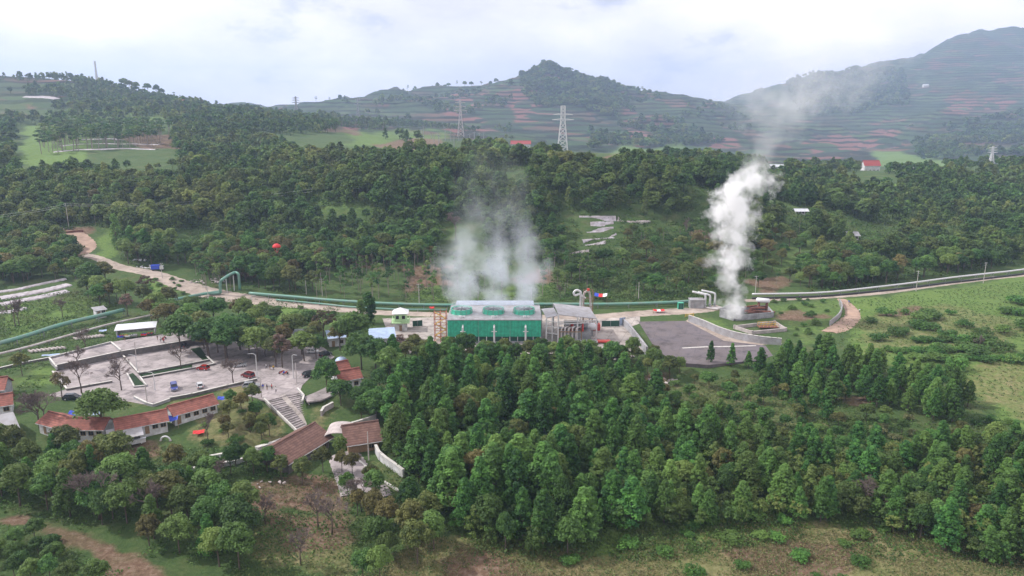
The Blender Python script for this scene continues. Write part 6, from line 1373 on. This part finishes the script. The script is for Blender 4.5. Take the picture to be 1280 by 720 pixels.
mass('forest', 'scattered groves on the hazy hill', FARP, ['broad', 'cone', 'broad'], (9, 15), (9, 14), 2.0, 'leaf_forest', 3)
FP2 = grove([(648, 80), (700, 80), (780, 112), (770, 150), (745, 170), (715, 165), (690, 150), (655, 120)], 15, 53, (2200, 2900), thr=-.2)
FP2 += grove([(980, 95), (1060, 85), (1130, 88), (1140, 150), (1110, 180), (1040, 160), (1000, 150)], 24, 60, (3000, 4400), thr=-.08)
FP2 += grove([(735, 165), (800, 150), (960, 150), (900, 180), (740, 190)], 22, 54, (1300, 2700), thr=.02)
FP2 += grove([(420, 120), (640, 105), (640, 160), (420, 150)], 26, 58, (1900, 2790), thr=.07)
FP2 += grove([(740, 105), (900, 132), (940, 150), (760, 150)], 24, 59, (2300, 2790), thr=.03)
FP2 += grove([(1000, 100), (1120, 85), (1150, 130), (1090, 160), (1020, 170)], 26, 55, (3200, 4400), thr=.02)
FP2 += grove([(1130, 165), (1290, 140), (1290, 195), (1150, 200)], 22, 56, (1500, 3300), thr=-.05)
mass('forest', 'woods on the flanks of the hazy mountains', FP2, ['broad', 'cone'], (11, 18), (7, 10), 3.4, 'leaf_forest', 4, trunks=False, wide=1.3)
SK = [(65, 1490, 16, 'tuft'), (68, 1490, 15, 'tuft'), (84, 1490, 19, 'tuft'), (155, 1500, 22, 'broad'), (162, 1500, 20, 'broad'), (170, 1500, 19, 'broad'), (185, 1500, 20, 'broad'), (196, 1500, 22, 'broad'), (202, 1500, 18, 'broad'), (219, 1500, 17, 'tuft'), (226, 1500, 14, 'tuft'), (395, 2790, 20, 'tuft'), (412, 2790, 18, 'tuft'), (425, 2790, 20, 'broad'), (510, 2790, 26, 'tuft'), (494, 2790, 14, 'broad'), (547, 2790, 28, 'broad'), (556, 2790, 20, 'broad'), (561, 2790, 20, 'broad'), (571, 2790, 24, 'tuft'), (581, 2790, 24, 'broad'), (589, 2790, 24, 'broad'), (602, 2790, 24, 'tuft'), (613, 2790, 24, 'broad'), (620, 2790, 26, 'broad'), (740, 2790, 22, 'tuft'), (765, 2790, 20, 'broad'), (803, 2790, 22, 'tuft'), (680, 2800, 30, 'broad'), (688, 2800, 22, 'broad')]
for i, (u, y, h, k) in enumerate(SK):
    hill = 'bare hazy hill' if y < 2000 else ('terraced hill' if u < 640 else ('pointed wooded hill' if y < 3000 else 'hazy mountain'))
    o = tree(k, atx(u, y, -1), h, 'small tree silhouetted on the ridge of the ' + hill, 'skyline trees of the ' + hill, 1.15, seed=i)
    if k == 'broad': o.name = 'ridge_tree'
# --- trees beside the upper lane and the leafy slope
NL = [([(-30, 330), (20, 300), (56, 296), (62, 340), (30, 356), (-30, 362)], 7.0, (9, 13), 'leafy tree beyond the dirt yard at the lane top', 'trees beyond the dirt yard'), ([(62, 322), (90, 322), (104, 345), (88, 356), (64, 344)], 7.0, (8, 12), 'leafy tree between the dirt yard and the crop beds', 'trees between yard and crop beds'),
      ([(100, 352), (130, 356), (160, 380), (140, 390), (105, 376)], 6.8, (9, 13), 'dark tree between the crop beds and the upper lane', 'dark trees between crop beds and lane'), ([(225, 338), (300, 342), (312, 356), (262, 352)], 6.5, (10, 14), 'tall tree of the open grove above the lane junction', 'tall trees above the lane junction'),
      ([(190, 396), (240, 398), (320, 402), (320, 412), (262, 412), (200, 412)], 7.2, (9, 13), 'round tree in the belt between lane and upper terrace', 'round trees between lane and terrace'), ([(310, 402), (400, 412), (440, 425), (430, 440), (400, 436), (330, 440)], 8.2, (8, 12), 'round tree among the pale roofed sheds', 'round trees among the sheds'),
      ([(225, 424), (318, 424), (340, 445), (330, 464), (280, 456), (262, 448), (240, 440)], 7.6, (9, 13), 'round tree of the cluster shading the parking lot', 'round trees shading the parking lot'), ([(340, 440), (415, 446), (400, 462), (372, 466), (350, 462)], 8, (8, 11), 'round tree between the plaza and the sheds', 'round trees between plaza and sheds')]
for i, (pl, sp_n, hr_, lb, gp_) in enumerate(NL):
    for p in scatter(pl, sp_n, 220 + i, yr=(180, 380)):
        tree(rr.choice(['broad', 'broad', 'olive']), Vector(p), rr.uniform(*hr_), lb, gp_, rr.uniform(.95, 1.25), uname='shade_tree')
print('nb', nb)
# --- shrubs and clumps
ns = 0
def shr(poly, spacing, seed, hr, label, group, kind='shrub', yr=(100, 360), wide=1.0, keep=1.0, cap=999):
    global ns
    for p in scatter(poly, spacing, seed, yr=yr, excl=NOGO):
        if rr.random() > keep or ns >= 295: continue
        if kind == 'shrub': ns += 1
        tree(kind, Vector(p), rr.uniform(*hr), label, group, wide * rr.uniform(.8, 1.3))
shr([(1060, 400), (1100, 385), (1290, 372), (1290, 440), (1190, 450), (1090, 440)], 11, 60, (2.2, 4.6), 'shrub on the green field below the whitish pipeline', 'shrubs of the green field', yr=(200, 340), wide=1.4, keep=.6)
for v0, v1, u0, u1 in ((426, 428, 1140, 1245), (438, 441, 1110, 1230), (449, 452, 1125, 1290)):
    for k in range(13):
        u = u0 + (u1 - u0) * (k + rr.random() * .7) / 13; v = v0 + (v1 - v0) * rr.random(); ns += 1; tree('shrub', at(u, v), rr.uniform(1.8, 3.0), 'dark shrub in the hedge rows of the terraced grass field', 'hedge shrubs of the terraced grass field', 1.5)
shr([(1150, 458), (1200, 450), (1215, 480), (1150, 490)], 4.5, 61, (2, 3.2), 'shrub at the corner between pine grove and terraced field', 'shrubs beside the pine grove', yr=(160, 260), wide=1.2)
shr([(820, 480), (1060, 500), (1060, 540), (900, 535), (840, 520)], 8, 62, (1.4, 2.8), 'shrub in the straw coloured clearing below the dark lot', 'shrubs of the clearing', yr=(140, 240), keep=.9)
shr([(1080, 545), (1110, 515), (1160, 530), (1150, 560)], 6, 63, (1.6, 2.6), 'pale feathery grass clump beside the pine grove', 'pale feathery grass clumps', 'plume', yr=(130, 210), wide=1.2)
shr([(1140, 545), (1260, 520), (1290, 570), (1150, 580)], 4.2, 64, (1.6, 2.8), 'bright shrub on the slope under the terraced field', 'bright shrubs under the field', yr=(130, 210))
shr([(560, 655), (700, 690), (840, 650), (1000, 632), (1130, 660), (1280, 690), (1280, 735), (700, 735), (560, 690)], 5.2, 65, (1.0, 2.2), 'low bright shrub along the front edge of the pine wood', 'low shrubs at the wood front', yr=(98, 160), wide=1.5, keep=.35)
shr([(300, 380), (424, 380), (424, 402), (330, 398)], 8, 66, (1.2, 2), 'bushy plant in the bright roadside grass', 'plants of the roadside grass', yr=(240, 320), keep=.7)
shr([(260, 500), (335, 505), (370, 550), (350, 572), (240, 560)], 5.5, 67, (1.0, 2.2), 'garden shrub between stalls and stairway', 'garden shrubs by the stalls', yr=(140, 200), keep=.7)
shr([(180, 345), (230, 352), (240, 375), (190, 372)], 6, 68, (1.2, 2), 'bright shrub beside the upper lane', 'bright shrubs beside the lane', yr=(250, 340))
shr([(955, 378), (1040, 372), (1035, 425), (990, 425)], 7, 69, (1, 2.2), 'shrub on the waste ground beside the settling ponds', 'shrubs beside the settling ponds', yr=(220, 320), keep=.6)
print(COUNT)
singles('shrub', [(1193, 462, 4.5, 'large pale feathery shrub at the grass field corner', 1.0)])
# --- undergrowth and crops nobody could count
covermass('undergrowth', 'leafy undergrowth on the floor of the front woods', [(-60, 560), (260, 560), (480, 600), (490, 470), (1290, 540), (1340, 740), (-60, 740)], 1.7, 101, 1.3, yr=(95, 235), leaf=.26, excl=NOGO + [[(0, 636), (112, 666), (210, 705), (215, 740), (110, 700), (0, 656)], [(300, 600), (430, 600), (430, 640), (300, 640)], [(480, 700), (1290, 700), (1290, 740), (480, 740)], [(860, 650), (1060, 655), (1060, 720), (880, 700)], [(230, 540), (150, 570), (140, 545), (230, 530)]])
covermass('weeds', 'leafy weeds around the terraces and seat rows', [(-40, 425), (150, 398), (150, 430), (60, 462), (60, 500), (-40, 520)], 1.6, 116, .8, 'leaf_cover', yr=(170, 300), leaf=.25, nl=10, excl=[NOGO[2]])
covermass('dry_grass', 'dry straw grass along the bottom bank', [(430, 735), (530, 668), (640, 690), (760, 690), (960, 640), (1300, 680), (1300, 760), (430, 760)], .8, 102, .6, 'leaf_straw', yr=(95, 140), leaf=.15, nl=12)
covermass('weeds', 'lush green ferns along the front edge of the pine wood', [(540, 640), (760, 650), (1000, 618), (1010, 672), (900, 690), (760, 704), (600, 690)], 1.1, 115, 1.1, 'leaf_cover', yr=(98, 165), leaf=.22, nl=22)
covermass('weeds', 'green weeds over the bottom bank and bare soil', [(280, 735), (330, 600), (440, 600), (530, 668), (640, 690), (900, 640), (1300, 660), (1300, 760), (280, 760)], 1.25, 112, .7, 'leaf_cover', yr=(95, 165), leaf=.16, nl=12, excl=NOGO)
covermass('hill_scrub', 'bushy scrub between the hillside trees', HF, 3.4, 113, 2.0, 'leaf_cover', yr=(300, 520), leaf=.5, nl=16, xr=(-330, 340), excl=CROPS[1:])
covermass('crops', 'rows of green crops on the slope behind the plant', [(690, 285), (900, 285), (930, 378), (690, 378)], 1.9, 103, 1.0, yr=(292, 440), leaf=.32, nl=10)
covermass('crops', 'leafy crops at the hill foot and roadside', [(240, 372), (424, 378), (424, 402), (330, 398)], 1.5, 104, .8, yr=(230, 330), leaf=.25, nl=9)
covermass('crops', 'leafy crops at the foot of the slope behind the road', [(500, 378), (700, 378), (700, 355), (500, 358)], 1.7, 105, .9, yr=(285, 360), leaf=.28, nl=9)
covermass('crops', 'leafy plants on the slope beside the upper lane', [(-40, 380), (110, 362), (150, 385), (-40, 432)], 1.7, 106, 1.1, yr=(225, 330), leaf=.3, nl=12)
covermass('field_grass', 'tufted grass on the green field by the whitish pipeline', [(1040, 380), (1290, 350), (1340, 360), (1340, 560), (1150, 520), (1130, 460), (1050, 440)], 1.9, 107, .5, yr=(150, 350), leaf=.2, nl=8, xr=(60, 330))
covermass('field_grass', 'tall mixed grass in the clearing below the dark lot', [(815, 480), (960, 466), (1060, 505), (1160, 545), (1160, 590), (900, 570), (840, 540)], 1.2, 108, .8, 'leaf_cover', yr=(140, 240), leaf=.2, nl=8)

# ------------------------------------------------------------------ steam (volumes)
def plume(name, label, lo, hi, cols, dens, nscale, seed, col=(.93, .94, .97), rag=4.2):
    """closed box whose density follows one or more bent columns: each column is [(z, x, y, radius, strength)...]"""
    b = MB(); c_ = [(a + d) / 2 for a, d in zip(lo, hi)]; b.box(c_, [d - a for a, d in zip(lo, hi)])
    m, nt, N, L, bs = newmat(name + '_vapour_%d' % seed); N.remove(bs)
    def mn(op, a, b_=None, clamp=False):
        n = N.new('ShaderNodeMath'); n.operation = op; n.use_clamp = clamp
        for i, x in enumerate((a, b_)):
            if x is None: continue
            if isinstance(x, (int, float)): n.inputs[i].default_value = x
            else: L.new(x, n.inputs[i])
        return n.outputs[0]
    g_ = N.new('ShaderNodeTexCoord').outputs['Object']; sx = N.new('ShaderNodeSeparateXYZ'); L.new(g_, sx.inputs[0])
    wn = N.new('ShaderNodeTexNoise'); wn.inputs['Scale'].default_value = nscale * .45; wn.inputs['Detail'].default_value = 2; L.new(g_, wn.inputs['Vector'])
    sc2 = N.new('ShaderNodeSeparateColor'); L.new(wn.outputs['Color'], sc2.inputs[0])
    nz = N.new('ShaderNodeTexNoise'); nz.inputs['Scale'].default_value = nscale; nz.inputs['Detail'].default_value = 5; nz.inputs['Roughness'].default_value = .6; L.new(g_, nz.inputs['Vector'])
    zlo, zhi = lo[2], hi[2]; t = mn('DIVIDE', mn('SUBTRACT', sx.outputs[2], zlo), zhi - zlo)
    tot = None
    for C in cols:
        def curve(k, a, b_):
            f = N.new('ShaderNodeFloatCurve'); cv = f.mapping.curves[0]; f.mapping.use_clip = False
            pts = [((c[0] - zlo) / (zhi - zlo), (c[k] - a) / (b_ - a)) for c in C]
            while len(cv.points) < len(pts): cv.points.new(.5, .5)
            for i, (x, y) in enumerate(pts): cv.points[i].location = (x, y); cv.points[i].handle_type = 'AUTO_CLAMPED'
            f.mapping.update(); L.new(t, f.inputs['Value']); return mn('ADD', mn('MULTIPLY', f.outputs[0], b_ - a), a)
        cx = curve(1, lo[0], hi[0]); cy = curve(2, lo[1], hi[1]); rd = curve(3, 0, 60); stg = curve(4, 0, 1)
        wob = mn('MULTIPLY', mn('SUBTRACT', sc2.outputs[0], .5), mn('MULTIPLY', rd, 1.5)); wob2 = mn('MULTIPLY', mn('SUBTRACT', sc2.outputs[1], .5), mn('MULTIPLY', rd, 1.5))
        dx = mn('ADD', mn('SUBTRACT', sx.outputs[0], cx), wob); dy = mn('ADD', mn('SUBTRACT', sx.outputs[1], cy), wob2)
        d = mn('DIVIDE', mn('SQRT', mn('ADD', mn('MULTIPLY', dx, dx), mn('MULTIPLY', dy, dy))), rd)
        v = mn('SUBTRACT', mn('ADD', mn('SUBTRACT', 1, d), mn('MULTIPLY', mn('SUBTRACT', nz.outputs['Fac'], .52), rag)), .0)
        v = mn('MULTIPLY', mn('MULTIPLY', v, 1.1, True), stg)
        tot = v if tot is None else mn('MAXIMUM', tot, v)
    pv = N.new('ShaderNodeVolumePrincipled'); pv.inputs['Color'].default_value = (*col, 1); pv.inputs['Anisotropy'].default_value = .1
    L.new(mn('MULTIPLY', tot, dens), pv.inputs['Density']); L.new(pv.outputs[0], N['Material Output'].inputs['Volume'])
    m.cycles.homogeneous_volume = False
    o = b.build(name, m.name); MATS[m.name] = m; return tag(o, label, 'steam', kind='stuff')
MATS_ = MATS
pb = at(914, 395, 1.5); py = pb.y
def pxz(u, v, y): return (qof(u, v) * y, CAMZ + y * slope(v))
def colpts(lst, y):
    out = []
    for u, v, r, s_ in lst:
        x, z = pxz(u, v, y); out.append((z, x, y, r, s_))
    return out
c1 = colpts([(915, 393, 3.6, 1), (915, 370, 4.2, 1), (912, 340, 5.4, 1), (913, 300, 6.8, 1), (915, 275, 7.6, 1), (926, 240, 8.6, .75), (943, 214, 6.5, .4), (952, 199, 7, .03), (962, 165, 12, .014), (985, 130, 22, .015), (1010, 95, 28, .009), (1050, 50, 36, .004), (1080, 0, 42, .001)], py)
plume('steam_plume', 'dense white steam plume rising from the grey concrete box', (40, py - 45, 1.0), (210, py + 45, c1[-1][0]), [c1], 1.5, .16, 1, col=(.98, .98, .99))
fy = FANS[0][1]; cc_ = []
for i, top in enumerate(((585, 605), (612, 618), (652, 640))):
    f0 = (577.5, 617, 655)[i]
    cc_.append(colpts([(f0, 389, 4.2, 1), (f0 - 3 + i * 3, 370, 5.6, .9), (f0 - 5 + i * 5, 345, 7.2, .7), (f0 + (-4, 2, 4)[i], 315, 8.0, .42), (f0 + (10, 4, -6)[i], 285, 6.6, .26), (f0 + (18, 6, -10)[i], 255, 7, .11), (f0 + (22, 4, -16)[i], 225, 8, .04), (f0 + (32, -2, -28)[i], 195, 10, .015), (f0 + (30, -6, -30)[i], 165, 13, .0)], fy))
plume('steam_plume', 'thin grey steam rising from the three green fan stacks', (cc_[0][0][1] - 22, fy - 22, 9.6), (cc_[2][0][1] + 20, fy + 22, cc_[0][-1][0]), cc_, .18, .13, 2, col=(.88, .92, .99), rag=3.0)
